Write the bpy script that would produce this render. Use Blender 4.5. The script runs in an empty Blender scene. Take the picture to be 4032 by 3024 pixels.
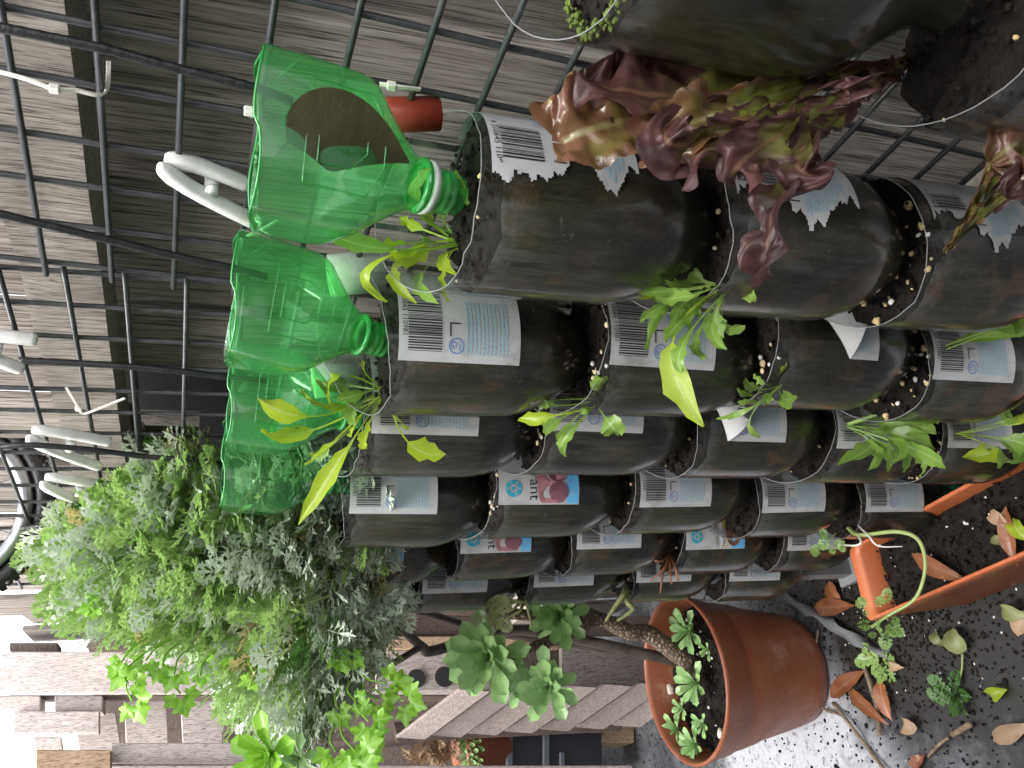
import bpy, bmesh, math, random
from mathutils import Vector, Matrix, noise as mnoise
V = Vector
R_ = math.radians
sc = bpy.context.scene
col = sc.collection
rnd = random.Random(7)

# ------------------------------------------------------------------ camera
CAM = V((0, 0, 1.0)); FPX = 3290.0
pit, rol, hed = R_(18.6), R_(2.5), R_(30.0)
FW = V((math.sin(hed)*math.cos(pit), math.cos(hed)*math.cos(pit), -math.sin(pit)))
r0 = V((math.cos(hed), -math.sin(hed), 0)); u0 = r0.cross(FW)
RT = r0*math.cos(rol)+u0*math.sin(rol); UP = u0*math.cos(rol)-r0*math.sin(rol)
cd = bpy.data.cameras.new('camera'); cam = bpy.data.objects.new('camera', cd); col.objects.link(cam)
cd.sensor_width = 36; cd.lens = FPX/4032*36; cd.clip_start = .01; cd.clip_end = 500
cx, cy, cz = -UP, RT, -FW          # the photograph was taken with the phone turned on its side
cam.matrix_world = Matrix(((cx.x, cy.x, cz.x, CAM.x), (cx.y, cy.y, cz.y, CAM.y), (cx.z, cy.z, cz.z, CAM.z), (0, 0, 0, 1)))
sc.camera = cam

# ------------------------------------------------------------------ world, sun, exposure
wd = bpy.data.worlds.new('World'); sc.world = wd; wd.use_nodes = True
nt = wd.node_tree; bg = nt.nodes['Background']
sky = nt.nodes.new('ShaderNodeTexSky'); sky.sky_type = 'NISHITA'; sky.sun_disc = False
SUN_EL, SUN_AZ = R_(60), R_(-112)
sky.sun_elevation = SUN_EL; sky.sun_rotation = SUN_AZ; sky.dust_density = 4; sky.air_density = 1.2
hs = nt.nodes.new('ShaderNodeHueSaturation'); hs.inputs['Saturation'].default_value = .22
nt.links.new(sky.outputs[0], hs.inputs['Color']); nt.links.new(hs.outputs[0], bg.inputs[0]); bg.inputs[1].default_value = .15
sd = bpy.data.lights.new('sun', 'SUN'); sd.energy = .9; sd.angle = R_(45); sd.color = (1, .97, .93)
sun = bpy.data.objects.new('sun', sd); col.objects.link(sun)
sdir = V((math.sin(SUN_AZ)*math.cos(SUN_EL), math.cos(SUN_AZ)*math.cos(SUN_EL), math.sin(SUN_EL)))
sun.rotation_euler = sdir.to_track_quat('Z', 'Y').to_euler(); sun.location = (0, 3, 5)
vs = sc.view_settings; vs.view_transform = 'Standard'; vs.look = 'None'; vs.gamma = 1; vs.use_curve_mapping = False
vs.exposure = 2.7
sc.render.resolution_x = 1024; sc.render.resolution_y = 768
sc.cycles.transparent_max_bounces = 24; sc.cycles.max_bounces = 10

# ------------------------------------------------------------------ helpers
def ray(X, Y): return RT*(1512-Y)+UP*(2016-X)+FW*FPX
def ax(X, Y, x): d = ray(X, Y); return CAM+d*(x/d.x)
def ay(X, Y, y): d = ray(X, Y); return CAM+d*(y/d.y)
def az(X, Y, z): d = ray(X, Y); return CAM+d*((z-1.0)/d.z)
def ad(X, Y, dist): return CAM+ray(X, Y).normalized()*dist
def sm(a, b, x): t = max(0, min(1, (x-a)/(b-a))); return t*t*(3-2*t)
def lerp(a, b, t): return a+(b-a)*t

def tag(o, label=None, cat=None, group=None, kind=None):
    if label: o['label'] = label
    if cat: o['category'] = cat
    if group: o['group'] = group
    if kind: o['kind'] = kind
    return o
def empty(name, loc, label=None, cat=None, group=None):
    o = bpy.data.objects.new(name, None); o.empty_display_size = .02; col.objects.link(o); o.location = loc
    return tag(o, label, cat, group)
def link(name, me, parent=None, loc=None):
    o = bpy.data.objects.new(name, me); col.objects.link(o)
    if parent:
        o.parent = parent
    if loc is not None: o.location = loc
    return o
def mesh(name, v, f, mats, smooth=True, uv=None, mi=None):
    me = bpy.data.meshes.new(name); me.from_pydata([tuple(p) for p in v], [], f)
    for m in (mats if isinstance(mats, (list, tuple)) else [mats]): me.materials.append(m)
    if smooth: me.polygons.foreach_set('use_smooth', [True]*len(me.polygons))
    if mi: me.polygons.foreach_set('material_index', mi)
    if uv:
        l = me.uv_layers.new(name='UVMap'); d = []
        for p in me.polygons:
            for vi in p.vertices: d += [uv[vi][0], uv[vi][1]]
        l.data.foreach_set('uv', d)
    me.update(); return me
class B:
    """collects geometry in world coordinates; build() makes one object relative to its parent"""
    def __init__(s): s.v = []; s.f = []; s.uv = []; s.mi = []; s.cur = 0
    def add(s, v, f, uv=None):
        n = len(s.v); s.v += [V(p) for p in v]; s.f += [[i+n for i in q] for q in f]
        s.uv += uv if uv else [(0, 0)]*len(v); s.mi += [s.cur]*len(f)
    def grid(s, rows, closed=False, uv=None):
        n = len(rows[0]); f = []
        for i in range(len(rows)-1):
            for j in range(n if closed else n-1):
                k = (j+1) % n
                f.append([i*n+j, i*n+k, (i+1)*n+k, (i+1)*n+j])
        s.add([p for r in rows for p in r], f, uv)
    def box(s, c, a, b, d, bev=0.0):
        """box with centre c and half-axis vectors a, b, d, edges chamfered"""
        c = V(c); a, b, d = V(a), V(b), V(d)
        if bev <= 0:
            v = [c+a*i+b*j+d*k for i in (-1, 1) for j in (-1, 1) for k in (-1, 1)]
            s.add(v, [[0, 1, 3, 2], [4, 6, 7, 5], [0, 4, 5, 1], [2, 3, 7, 6], [0, 2, 6, 4], [1, 5, 7, 3]]); return
        bm = bmesh.new(); bmesh.ops.create_cube(bm, size=2)
        M = Matrix(((a.x, b.x, d.x, c.x), (a.y, b.y, d.y, c.y), (a.z, b.z, d.z, c.z), (0, 0, 0, 1)))
        bmesh.ops.transform(bm, matrix=M, verts=bm.verts)
        bmesh.ops.bevel(bm, geom=bm.edges[:], offset=bev, segments=1, affect='EDGES')
        bm.verts.index_update(); s.add([x.co.copy() for x in bm.verts], [[x.index for x in q.verts] for q in bm.faces]); bm.free()
    def tube(s, pts, rad, n=8, cap=True):
        pts = [V(p) for p in pts]; rs = rad if isinstance(rad, (list, tuple)) else [rad]*len(pts)
        rows = []; prev = None
        for i, p in enumerate(pts):
            t = (pts[min(i+1, len(pts)-1)]-pts[max(i-1, 0)])
            if t.length < 1e-9: t = V((0, 0, 1))
            t.normalize()
            a = prev if prev is not None else (V((0, 0, 1)) if abs(t.z) < .9 else V((1, 0, 0)))
            a = (a-t*a.dot(t)).normalized(); prev = a; b = t.cross(a)
            rows.append([p+(a*math.cos(k*2*math.pi/n)+b*math.sin(k*2*math.pi/n))*rs[i] for k in range(n)])
        n0 = len(s.v); uv = [(k/n, i/max(1, len(pts)-1)) for i in range(len(pts)) for k in range(n)]
        s.grid(rows, True, uv)
        if cap: s.f += [[n0+k for k in range(n)][::-1], [n0+(len(pts)-1)*n+k for k in range(n)]]; s.mi += [s.cur]*2
    def build(s, name, mats, parent=None, smooth=True):
        off = parent.location.copy() if parent else V((0, 0, 0))
        if parent and parent.parent: off += parent.parent.location
        return link(name, mesh(name, [p-off for p in s.v], s.f, mats, smooth, s.uv, s.mi), parent)
def spline(pts, n=8):
    pts = [V(p) for p in pts]; out = []
    P = [pts[0]*2-pts[1]]+pts+[pts[-1]*2-pts[-2]]
    for i in range(1, len(P)-2):
        for k in range(n):
            t = k/n; a, b, c, d = P[i-1], P[i], P[i+1], P[i+2]
            out.append(.5*((2*b)+(c-a)*t+(2*a-5*b+4*c-d)*t*t+(3*b-a-3*c+d)*t**3))
    out.append(pts[-1]); return out

# ------------------------------------------------------------------ materials
class MT:
    def __init__(s, name, shift=False):
        s.shift = shift; s.m = bpy.data.materials.new(name); s.m.use_nodes = True; s.t = s.m.node_tree; s.n = s.t.nodes
        s.b = s.n['Principled BSDF']; s.out = s.n['Material Output']; s._c = {}
    def L(s, a, b): s.t.links.new(a, b)
    def co(s, kind='Object', scale=(1, 1, 1)):
        k = (kind, scale)
        if k not in s._c:
            t = s.n.new('ShaderNodeTexCoord'); mp = s.n.new('ShaderNodeMapping'); mp.inputs['Scale'].default_value = scale
            s.L(t.outputs[kind], mp.inputs[0]); s._c[k] = mp.outputs[0]
            if s.shift:
                a = s.n.new('ShaderNodeVectorMath'); a.operation = 'SCALE'; a.inputs[0].default_value = (3.1, 4.7, 2.3)
                s.L(s.rand(), a.inputs['Scale']); s.L(a.outputs[0], mp.inputs['Location'])
        return s._c[k]
    def noise(s, scale, detail=4, kind='Object', st=(1, 1, 1), rough=.6, dist=0):
        n = s.n.new('ShaderNodeTexNoise'); n.inputs['Scale'].default_value = scale; n.inputs['Detail'].default_value = detail
        n.inputs['Roughness'].default_value = rough; n.inputs['Distortion'].default_value = dist
        s.L(s.co(kind, st), n.inputs['Vector']); return n.outputs['Fac']
    def vor(s, scale, kind='Object', st=(1, 1, 1), feat='F1'):
        n = s.n.new('ShaderNodeTexVoronoi'); n.inputs['Scale'].default_value = scale; n.feature = feat
        s.L(s.co(kind, st), n.inputs['Vector']); return n.outputs['Distance']
    def ramp(s, fac, stops):
        r = s.n.new('ShaderNodeValToRGB'); e = r.color_ramp.elements
        while len(e) < len(stops): e.new(.5)
        for q, (p, c) in zip(e, stops):
            q.position = p; q.color = (c, c, c, 1) if isinstance(c, (int, float)) else (*c, 1)
        s.L(fac, r.inputs[0]); return r.outputs[0]
    def mix(s, fac, a, b, mode='MIX'):
        x = s.n.new('ShaderNodeMix'); x.data_type = 'RGBA'; x.blend_type = mode
        for i, q in ((0, fac), (6, a), (7, b)):
            if isinstance(q, bpy.types.NodeSocket): s.L(q, x.inputs[i])
            elif i == 0: x.inputs[0].default_value = q
            else: x.inputs[i].default_value = (*q, 1)
        return x.outputs[2]
    def math(s, op, a, b=0.0):
        x = s.n.new('ShaderNodeMath'); x.operation = op
        for i, q in ((0, a), (1, b)):
            if isinstance(q, bpy.types.NodeSocket): s.L(q, x.inputs[i])
            else: x.inputs[i].default_value = q
        return x.outputs[0]
    def rand(s): 
        o = s.n.new('ShaderNodeObjectInfo'); return o.outputs['Random']
    def sep(s, kind='UV'):
        x = s.n.new('ShaderNodeSeparateXYZ'); t = s.n.new('ShaderNodeTexCoord'); s.L(t.outputs[kind], x.inputs[0]); return x.outputs
    def set(s, color=None, rough=None, spec=None, bump=None, bstr=.4, bdist=.002, **k):
        for nm, q in (('Base Color', color), ('Roughness', rough), ('Specular IOR Level', spec)):
            if q is None: continue
            if isinstance(q, bpy.types.NodeSocket): s.L(q, s.b.inputs[nm])
            else: s.b.inputs[nm].default_value = (*q, 1) if nm == 'Base Color' else q
        if bump is not None:
            n = s.n.new('ShaderNodeBump'); n.inputs['Strength'].default_value = bstr; n.inputs['Distance'].default_value = bdist
            s.L(bump, n.inputs['Height']); s.L(n.outputs[0], s.b.inputs['Normal'])
        for q, w in k.items(): s.b.inputs[q.replace('_', ' ')].default_value = w
        return s.m

def wood(name, base, dark, light, st=(30, 30, 1.5), rough=.8, warm=None):
    m = MT(name, True); g = m.noise(9, 8, st=st, rough=.75, dist=.6); big = m.noise(7, 3)
    fine = m.noise(40, 4, st=st)
    c = m.ramp(g, [(.28, dark), (.47, base), (.72, light)])
    c = m.mix(m.ramp(fine, [(.35, 1), (.5, 0)]), c, tuple(q*.35 for q in dark))
    c = m.mix(m.ramp(big, [(.4, 0), (.7, .55)]), c, tuple(q*.6 for q in base))
    rr = m.math('MULTIPLY_ADD', m.rand(), .45); rr.node.inputs[2].default_value = .75
    x = m.n.new('ShaderNodeHueSaturation'); m.L(c, x.inputs['Color']); m.L(rr, x.inputs['Value']); c = x.outputs[0]
    return m.set(c, rough, .3, bump=m.mix(.4, g, fine), bstr=.8, bdist=.0025)
W_PAL = wood('weathered_paling', (.25, .22, .195), (.05, .042, .037), (.46, .42, .39), st=(15, 15, .42))
W_RAIL = wood('rough_sawn_rail', (.40, .355, .31), (.085, .07, .058), (.62, .58, .53), st=(20, 26, .8))
W_PLT = wood('pallet_timber', (.52, .455, .43), (.34, .28, .26), (.62, .56, .53), st=(22, 22, 2.2))
W_PLT2 = wood('tan_timber', (.48, .34, .23), (.3, .19, .11), (.58, .44, .32), st=(20, 20, 2.5))
W_DARK = wood('dark_wet_timber', (.16, .12, .10), (.06, .045, .038), (.24, .19, .165), st=(6, 30, 30))
W_SLAT = wood('slat_timber', (.27, .225, .21), (.14, .11, .10), (.36, .31, .29), st=(8, 8, 20))
W_DECK = wood('pale_decking', (.36, .31, .25), (.2, .17, .13), (.45, .40, .33), st=(20, 20, 2))

def plastic(name, c, rough=.35, spec=.5, **k): return MT(name).set(c, rough, spec, **k)
m = MT('black_wire'); WIRE = m.set(m.ramp(m.noise(120, 3), [(.3, (.018, .02, .022)), (.7, (.05, .052, .055))]), .38, .6, bump=m.noise(300, 2), bstr=.3, bdist=.0006)
m = MT('black_rubber'); RUBBER = m.set((.012, .012, .013), m.ramp(m.noise(160, 3), [(.3, .3), (.7, .55)]), .5, bump=m.noise(260, 3), bstr=.7, bdist=.0012)
m = MT('white_plastic'); WHITE = m.set(m.ramp(m.noise(60, 4), [(.3, (.62, .61, .58)), (.6, (.8, .8, .79))]), .35, .5)
m = MT('nylon'); NYLON = m.set((.72, .69, .62), .4, .5)
METAL = plastic('bare_metal', (.45, .45, .46), .35, .5, Metallic=1.0)
RED = plastic('red_plastic', (.36, .05, .03), .45)
ALU = plastic('grey_rim_metal', (.42, .43, .45), .3, .5, Metallic=.8)

def thin_plastic(name, tint, haze, haze_amt, dirt=None, gloss=.12, gmul=1.0):
    m = MT(name, True); t = m.n.new('ShaderNodeBsdfTransparent'); t.inputs[0].default_value = (*tint, 1)
    g = m.n.new('ShaderNodeBsdfGlossy'); g.inputs['Roughness'].default_value = gloss
    d = m.b; d.inputs['Base Color'].default_value = (*haze, 1); d.inputs['Roughness'].default_value = .3
    lw = m.n.new('ShaderNodeLayerWeight'); lw.inputs['Blend'].default_value = .5
    bp = m.n.new('ShaderNodeBump'); bp.inputs['Strength'].default_value = .25; bp.inputs['Distance'].default_value = .002
    m.L(m.noise(55, 3, st=(1, 1, .5)), bp.inputs['Height']); m.L(bp.outputs[0], lw.inputs['Normal']); m.L(bp.outputs[0], g.inputs['Normal'])
    a = m.n.new('ShaderNodeMixShader'); m.L(t.outputs[0], a.inputs[1]); m.L(d.outputs[0], a.inputs[2])
    if dirt is None: a.inputs[0].default_value = haze_amt
    else: m.L(dirt(m), a.inputs[0])
    b = m.n.new('ShaderNodeMixShader'); m.L(m.math('MULTIPLY', m.math('ADD', m.math('MULTIPLY', m.math('POWER', lw.outputs['Facing'], 4.0), .75), .06), gmul), b.inputs[0]); m.L(a.outputs[0], b.inputs[1]); m.L(g.outputs[0], b.inputs[2])
    m.L(b.outputs[0], m.out.inputs[0]); return m
def clear_dirt(m):
    o = m.n.new('ShaderNodeObjectInfo'); sp = m.noise(38, 6, st=(1, 1, .35), rough=.75); f = m.noise(150, 4, rough=.8)
    a = m.ramp(sp, [(.5, .02), (.66, .34)]); b = m.ramp(f, [(.66, 0), (.72, .5)])
    sx = m.sep('Object'); mr = m.n.new('ShaderNodeMapRange'); m.L(sx[2], mr.inputs[0]); mr.inputs[1].default_value = -.03; mr.inputs[2].default_value = .0; mr.inputs[3].default_value = .35; mr.inputs[4].default_value = 1.3; a = m.math('MULTIPLY', a, mr.outputs[0])
    a = m.math('MAXIMUM', a, m.math('MULTIPLY', m.ramp(m.noise(95, 6, st=(1, 1, .10), rough=.8), [(.45, 0), (.66, .25)]), m.ramp(m.noise(14, 3, st=(1, 1, .6)), [(.4, 0), (.62, 1)])))
    col_ = m.ramp(m.noise(23, 4), [(.3, (.03, .032, .03)), (.46, (.10, .098, .09)), (.56, (.085, .066, .04)), (.7, (.04, .05, .022))])
    zr = m.n.new('ShaderNodeMapRange'); m.L(m.sep('Object')[2], zr.inputs[0]); zr.inputs[1].default_value = -.016; zr.inputs[2].default_value = .004; col_ = m.mix(zr.outputs[0], col_, (.30, .31, .30)); m.L(col_, m.b.inputs['Base Color']); m.b.inputs['Roughness'].default_value = .3
    return m.math('MAXIMUM', a, b)
CLEAR = thin_plastic('clear_dirty_plastic', (.86, .88, .88), (.1, .1, .09), .1, clear_dirt, .13, 1.0).m
EDGE = plastic('cut_plastic_edge', (.2, .205, .2), .3, .5)
GREEN = thin_plastic('green_bottle_plastic', (.50, .90, .54), (.13, .56, .19), .2, None, .06).m
GREEN2 = thin_plastic('green_bottle_neck', (.25, .75, .3), (.08, .52, .14), .4, None, .08).m
m = MT('potting_mix'); n1 = m.noise(180, 6, rough=.75); v1 = m.vor(130)
SOIL = m.set(m.ramp(n1, [(.35, (.004, .003, .0025)), (.55, (.013, .010, .008)), (.72, (.035, .024, .017))]), m.ramp(m.noise(90, 3), [(.3, .4), (.5, .85)]), .2, bump=m.mix(.5, n1, v1), bstr=1, bdist=.003)
m = MT('soil_behind_plastic', True); n1 = m.noise(60, 5, st=(1, 1, .3), rough=.7); al = m.noise(16, 5, st=(1, 1, .5)); rd = m.rand()
c = m.ramp(n1, [(.3, (.003, .003, .003)), (.6, (.009, .0085, .0075)), (.8, (.02, .018, .014))])
sp = m.sep('Object'); low = m.math('MULTIPLY', m.ramp(sp[0], [(.0, 1), (.5, 0)]), 1)
sideo = m.n.new('ShaderNodeMapRange'); m.L(sp[0], sideo.inputs[0]); sideo.inputs[1].default_value = -.052; sideo.inputs[2].default_value = -.005; sideo.inputs[3].default_value = 1; sideo.inputs[4].default_value = 0
c = m.mix(m.math('MULTIPLY', m.ramp(al, [(.4, 0), (.62, .9)]), sideo.outputs[0]), c, (.035, .04, .012))
c = m.mix(m.math('MULTIPLY', m.math('MULTIPLY', m.ramp(m.noise(28, 5, dist=.5), [(.5, 0), (.6, .9)]), sideo.outputs[0]), m.ramp(rd, [(.6, .12), (.7, 1)])), c, (.12, .06, .022))
side2 = m.n.new('ShaderNodeMapRange'); m.L(sp[0], side2.inputs[0]); side2.inputs[1].default_value = -.05; side2.inputs[2].default_value = .02; side2.inputs[3].default_value = 1; side2.inputs[4].default_value = .25
stk = m.math('MULTIPLY', m.ramp(m.noise(150, 7, st=(1, 1, .09), rough=.8), [(.40, 0), (.58, 1)]), m.ramp(m.noise(24, 5, st=(1, 1, .45), rough=.7), [(.40, 0), (.58, 1)]))
c = m.mix(m.math('MULTIPLY', m.math('MULTIPLY', stk, side2.outputs[0]), .42), c, m.ramp(m.noise(30, 3), [(.35, (.15, .155, .13)), (.65, (.19, .165, .125))]))
c = m.mix(m.ramp(m.noise(190, 4, rough=.7), [(.63, 0), (.68, .5)]), c, (.14, .135, .12))
topz = m.n.new('ShaderNodeMapRange'); m.L(sp[2], topz.inputs[0]); topz.inputs[1].default_value = -.035; topz.inputs[2].default_value = -.014
c = m.mix(m.math('MULTIPLY', topz.outputs[0], m.ramp(m.noise(70, 5, rough=.75), [(.40, 0), (.56, .8)])), c, (.19, .19, .18))
BODY = m.set(c, .4, .4)
m = MT('perlite'); PERL = m.set(m.ramp(m.rand(), [(0, (.6, .45, .22)), (1, (.72, .6, .42))]), .6)
m = MT('moss'); MOSS = m.set(m.ramp(m.noise(200, 3), [(.3, (.03, .06, .008)), (.7, (.13, .18, .02))]), .8)
PERLW = plastic('white_perlite', (.75, .73, .68), .6)
m = MT('label_paper', True); n1 = m.noise(45, 5); PAPER = m.set(m.mix(m.ramp(m.noise(30, 5, rough=.7), [(.55, 0), (.68, .6)]), m.ramp(n1, [(.3, (.40, .405, .41)), (.6, (.48, .485, .49))]), (.24, .235, .22)), .35, .4)
m = MT('label_back'); PAPERB = m.set((.72, .72, .72), .5)
INK = plastic('black_ink', (.02, .02, .022), .5); BLUE = plastic('blue_ink', (.03, .16, .45), .5)
LBLUE = plastic('pale_blue_ink', (.22, .42, .52), .5); GREY_INK = plastic('grey_ink', (.33, .36, .38), .5); TEAL = plastic('teal_ink', (.03, .36, .48), .5)
m = MT('plum_print'); PLUM = m.set(m.ramp(m.noise(60, 3), [(.3, (.10, .035, .06)), (.7, (.30, .13, .16))]), .4)
m = MT('peach_print'); PEACH = m.set((.42, .2, .21), .4)
m = MT('cream_print'); CREAM = m.set((.55, .36, .12), .4); BRN = plastic('brown_print', (.17, .08, .05), .4); CYAN = plastic('sky_print', (.12, .42, .72), .4); TAN_INK = plastic('tan_ink', (.5, .32, .16), .5)
CAPG = plastic('green_cap', (.02, .22, .1), .35)

def leafmat(name, c0, c1, rib=None, rough=.35, trans=.35, edge=None, spec=.5, bumps=90):
    m = MT(name); uv = m.sep('UV'); n1 = m.noise(35, 4)
    c = m.ramp(n1, [(.3, c0), (.7, c1)])
    if edge:
        d = m.math('MULTIPLY', m.math('ABSOLUTE', m.math('SUBTRACT', uv[0], .5)), 2.0)
        e = m.math('MAXIMUM', d, uv[1])
        e = m.math('ADD', e, m.math('MULTIPLY', m.math('SUBTRACT', m.noise(40, 3), .5), .9))
        c = m.mix(m.ramp(e, [(.38, 0), (.72, 1)]), c, m.ramp(m.noise(60, 3), [(.3, edge[0]), (.7, edge[1])]))
    if rib:
        d = m.math('ABSOLUTE', m.math('SUBTRACT', uv[0], .5)); c = m.mix(m.ramp(d, [(.02, .75), (.06, 0)]), c, rib)
    hv = m.n.new('ShaderNodeHueSaturation'); rr = m.math('MULTIPLY_ADD', m.rand(), .4); rr.node.inputs[2].default_value = .8
    m.L(c, hv.inputs['Color']); m.L(rr, hv.inputs['Value']); c = hv.outputs[0]
    m.set(c, rough, spec, bump=m.noise(bumps, 3), bstr=.5, bdist=.002)
    t = m.n.new('ShaderNodeBsdfTranslucent'); m.L(c, t.inputs[0]); x = m.n.new('ShaderNodeMixShader'); x.inputs[0].default_value = trans
    m.L(m.b.outputs[0], x.inputs[1]); m.L(t.outputs[0], x.inputs[2]); m.L(x.outputs[0], m.out.inputs[0]); return m.m
ROCKET = leafmat('rocket_leaf', (.19, .33, .05), (.27, .42, .09), rib=(.40, .52, .2), rough=.3, trans=.42)
ROCKET_Y = leafmat('rocket_leaf_yellow', (.36, .47, .03), (.42, .56, .05), rib=(.5, .6, .2), rough=.32, trans=.5)
STEM = leafmat('pale_stem', (.30, .40, .12), (.36, .42, .18), trans=.2)
LETT = leafmat('red_lettuce', (.13, .16, .035), (.20, .18, .05), rib=(.22, .12, .07), edge=((.04, .018, .018), (.12, .055, .05)), rough=.38, trans=.42, spec=.45)
LETTG = leafmat('green_lettuce', (.16, .20, .03), (.24, .24, .05), rib=(.30, .28, .12), edge=((.13, .08, .03), (.2, .09, .06)), rough=.25, trans=.3, spec=.6)
SILV = leafmat('silver_foliage', (.44, .52, .39), (.60, .66, .55), rough=.38, trans=.2)
BUSHG = leafmat('green_foliage', (.22, .40, .08), (.42, .58, .2), rough=.28, trans=.45)
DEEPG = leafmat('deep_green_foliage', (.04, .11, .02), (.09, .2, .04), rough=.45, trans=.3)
BUSHY = leafmat('dry_foliage', (.45, .38, .14), (.62, .52, .28), rough=.5, trans=.3)
PARS = leafmat('parsley_leaf', (.17, .38, .03), (.26, .48, .05), rib=(.3, .5, .12), rough=.32, trans=.45)
AEON = leafmat('succulent_leaf', (.19, .34, .11), (.30, .46, .19), rough=.32, trans=.15, spec=.5)
DRY = leafmat('dead_leaf', (.20, .065, .025), (.30, .12, .055), rib=(.34, .16, .09), rough=.35, trans=.1)
DRYP = leafmat('pale_dead_leaf', (.32, .21, .12), (.40, .28, .18), rough=.5, trans=.15)
DRYG = leafmat('wilted_leaf', (.19, .22, .07), (.27, .28, .13), rough=.4, trans=.2)
BROWNLEAF = leafmat('brown_green_leaf', (.035, .034, .012), (.055, .05, .018), rough=.5, trans=.03)
m = MT('twig'); TWIG = m.set(m.ramp(m.noise(80, 4), [(.3, (.09, .06, .04)), (.7, (.27, .2, .13))]), .75)
m = MT('aeonium_trunk'); v1 = m.vor(110, feat='DISTANCE_TO_EDGE'); TRUNK = m.set(m.ramp(v1, [(.0, (.05, .035, .025)), (.25, (.2, .145, .1))]), .7, bump=v1, bstr=1, bdist=.006)
m = MT('dark_stem'); DSTEM = m.set(m.ramp(m.noise(60, 4), [(.3, (.025, .018, .015)), (.7, (.09, .07, .06))]), .55, bump=m.noise(90, 3), bdist=.003)
m = MT('terracotta'); n1 = m.noise(14, 5, rough=.7); n2 = m.noise(160, 4)
c = m.ramp(m.noise(6, 3), [(.35, (.20, .058, .027)), (.65, (.29, .095, .048))]); c = m.mix(m.ramp(n1, [(.54, 0), (.7, .5)]), c, (.46, .29, .22)); c = m.mix(m.ramp(n2, [(.6, 0), (.7, .55)]), c, (.09, .035, .02))
TERRA = m.set(c, m.ramp(n1, [(.35, .3), (.6, .62)]), .45, bump=n2, bstr=.3, bdist=.001)
m = MT('terracotta_plastic'); c = m.ramp(m.noise(9, 4), [(.3, (.42, .105, .035)), (.7, (.52, .16, .06))]); c = m.mix(m.ramp(m.noise(130, 3), [(.64, 0), (.7, .6)]), c, (.1, .04, .02))
TROUGH = m.set(c, m.ramp(m.noise(20, 3), [(.3, .3), (.7, .5)]), .5)
m = MT('pale_stone'); STONE = m.set(m.ramp(m.noise(50, 4), [(.3, (.5, .4, .3)), (.7, (.7, .63, .55))]), .6)
GREYM = plastic('galvanised_grey', (.3, .31, .32), .45, .5, Metallic=.3); m = MT('grey_strap'); STRAP = m.set(m.ramp(m.noise(40, 4), [(.3, (.13, .135, .14)), (.7, (.22, .225, .23))]), .45)
CRATE = plastic('black_crate_plastic', (.012, .014, .02), .4, .5); CRATEG = plastic('grey_crate_plastic', (.09, .1, .12), .4)

# ------------------------------------------------------------------ ground
m = MT('wet_ground'); n1 = m.noise(9, 6, rough=.7); n2 = m.noise(70, 5, rough=.7); n3 = m.vor(60)
tc = m.n.new('ShaderNodeTexCoord'); vd = m.n.new('ShaderNodeVectorMath'); vd.operation = 'DISTANCE'; m.L(tc.outputs['Object'], vd.inputs[0]); vd.inputs[1].default_value = (.30, .93, 0)
dirt = m.math('ADD', vd.outputs['Value'], m.math('MULTIPLY', m.math('SUBTRACT', n1, .5), .5))
dm = m.ramp(dirt, [(.27, 1), (.43, 0)])
dm = m.math('MAXIMUM', dm, m.ramp(n2, [(.56, 0), (.66, .8)]))
conc = m.ramp(n1, [(.3, (.06, .063, .068)), (.7, (.16, .165, .175))])
vp = m.n.new('ShaderNodeVectorMath'); vp.operation = 'DISTANCE'; m.L(tc.outputs['Object'], vp.inputs[0]); vp.inputs[1].default_value = (.0, 1.42, 0)  # pale patch painted in as the sky's reflection on the wet ground
pat = m.math('ADD', vp.outputs['Value'], m.math('MULTIPLY', m.math('SUBTRACT', n1, .5), .35)); sky_refl_m = m.ramp(pat, [(.22, 1), (.30, 0)]); spk = m.ramp(m.noise(95, 5, st=(1, .6, 1), rough=.75), [(.52, 1), (.6, 0)])
conc = m.mix(sky_refl_m, conc, (.50, .51, .545)); conc = m.mix(m.math('MULTIPLY', m.math('MULTIPLY', m.math('SUBTRACT', 1.0, spk), m.ramp(sky_refl_m, [(.0, 1), (.9, .25)])), .8), conc, (.03, .03, .032))
c = m.mix(dm, conc, m.ramp(n2, [(.35, (.004, .0035, .003)), (.7, (.018, .015, .012))]))
wet = m.ramp(m.noise(5, 5, rough=.65), [(.4, .03), (.65, .2)])
rg = m.n.new('ShaderNodeMix'); m.L(dm, rg.inputs[0]); m.L(wet, rg.inputs[2]); rg.inputs[3].default_value = .55
hgt = m.math('ADD', m.math('MULTIPLY', n2, .7), m.math('MULTIPLY', dm, .5))
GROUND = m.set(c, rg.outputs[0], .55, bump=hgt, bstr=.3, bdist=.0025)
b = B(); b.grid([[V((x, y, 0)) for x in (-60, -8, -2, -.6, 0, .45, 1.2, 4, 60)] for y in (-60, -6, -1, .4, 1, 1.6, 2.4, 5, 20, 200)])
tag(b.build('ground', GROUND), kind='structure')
# a house wall closes the narrow side yard behind the photographer
m = MT('house_render'); HOUSE = m.set(m.ramp(m.noise(4, 4), [(.3, (.24, .22, .2)), (.7, (.3, .28, .26))]), .8, .3, bump=m.noise(120, 4))
b = B(); b.box((-1.05, .6, 1.3), (.1, 0, 0), (0, 3.6, 0), (0, 0, 1.3), .004)
b.box((-.75, -.9, 2.45), (.40, 0, 0), (0, 1.5, 0), (0, 0, .03), .004)  # unseen eave, added to shade the nearest bottles
tag(b.build('house_wall', HOUSE, None, False), 'rendered house wall closing the narrow side yard, with added shading eave', 'wall')

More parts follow.
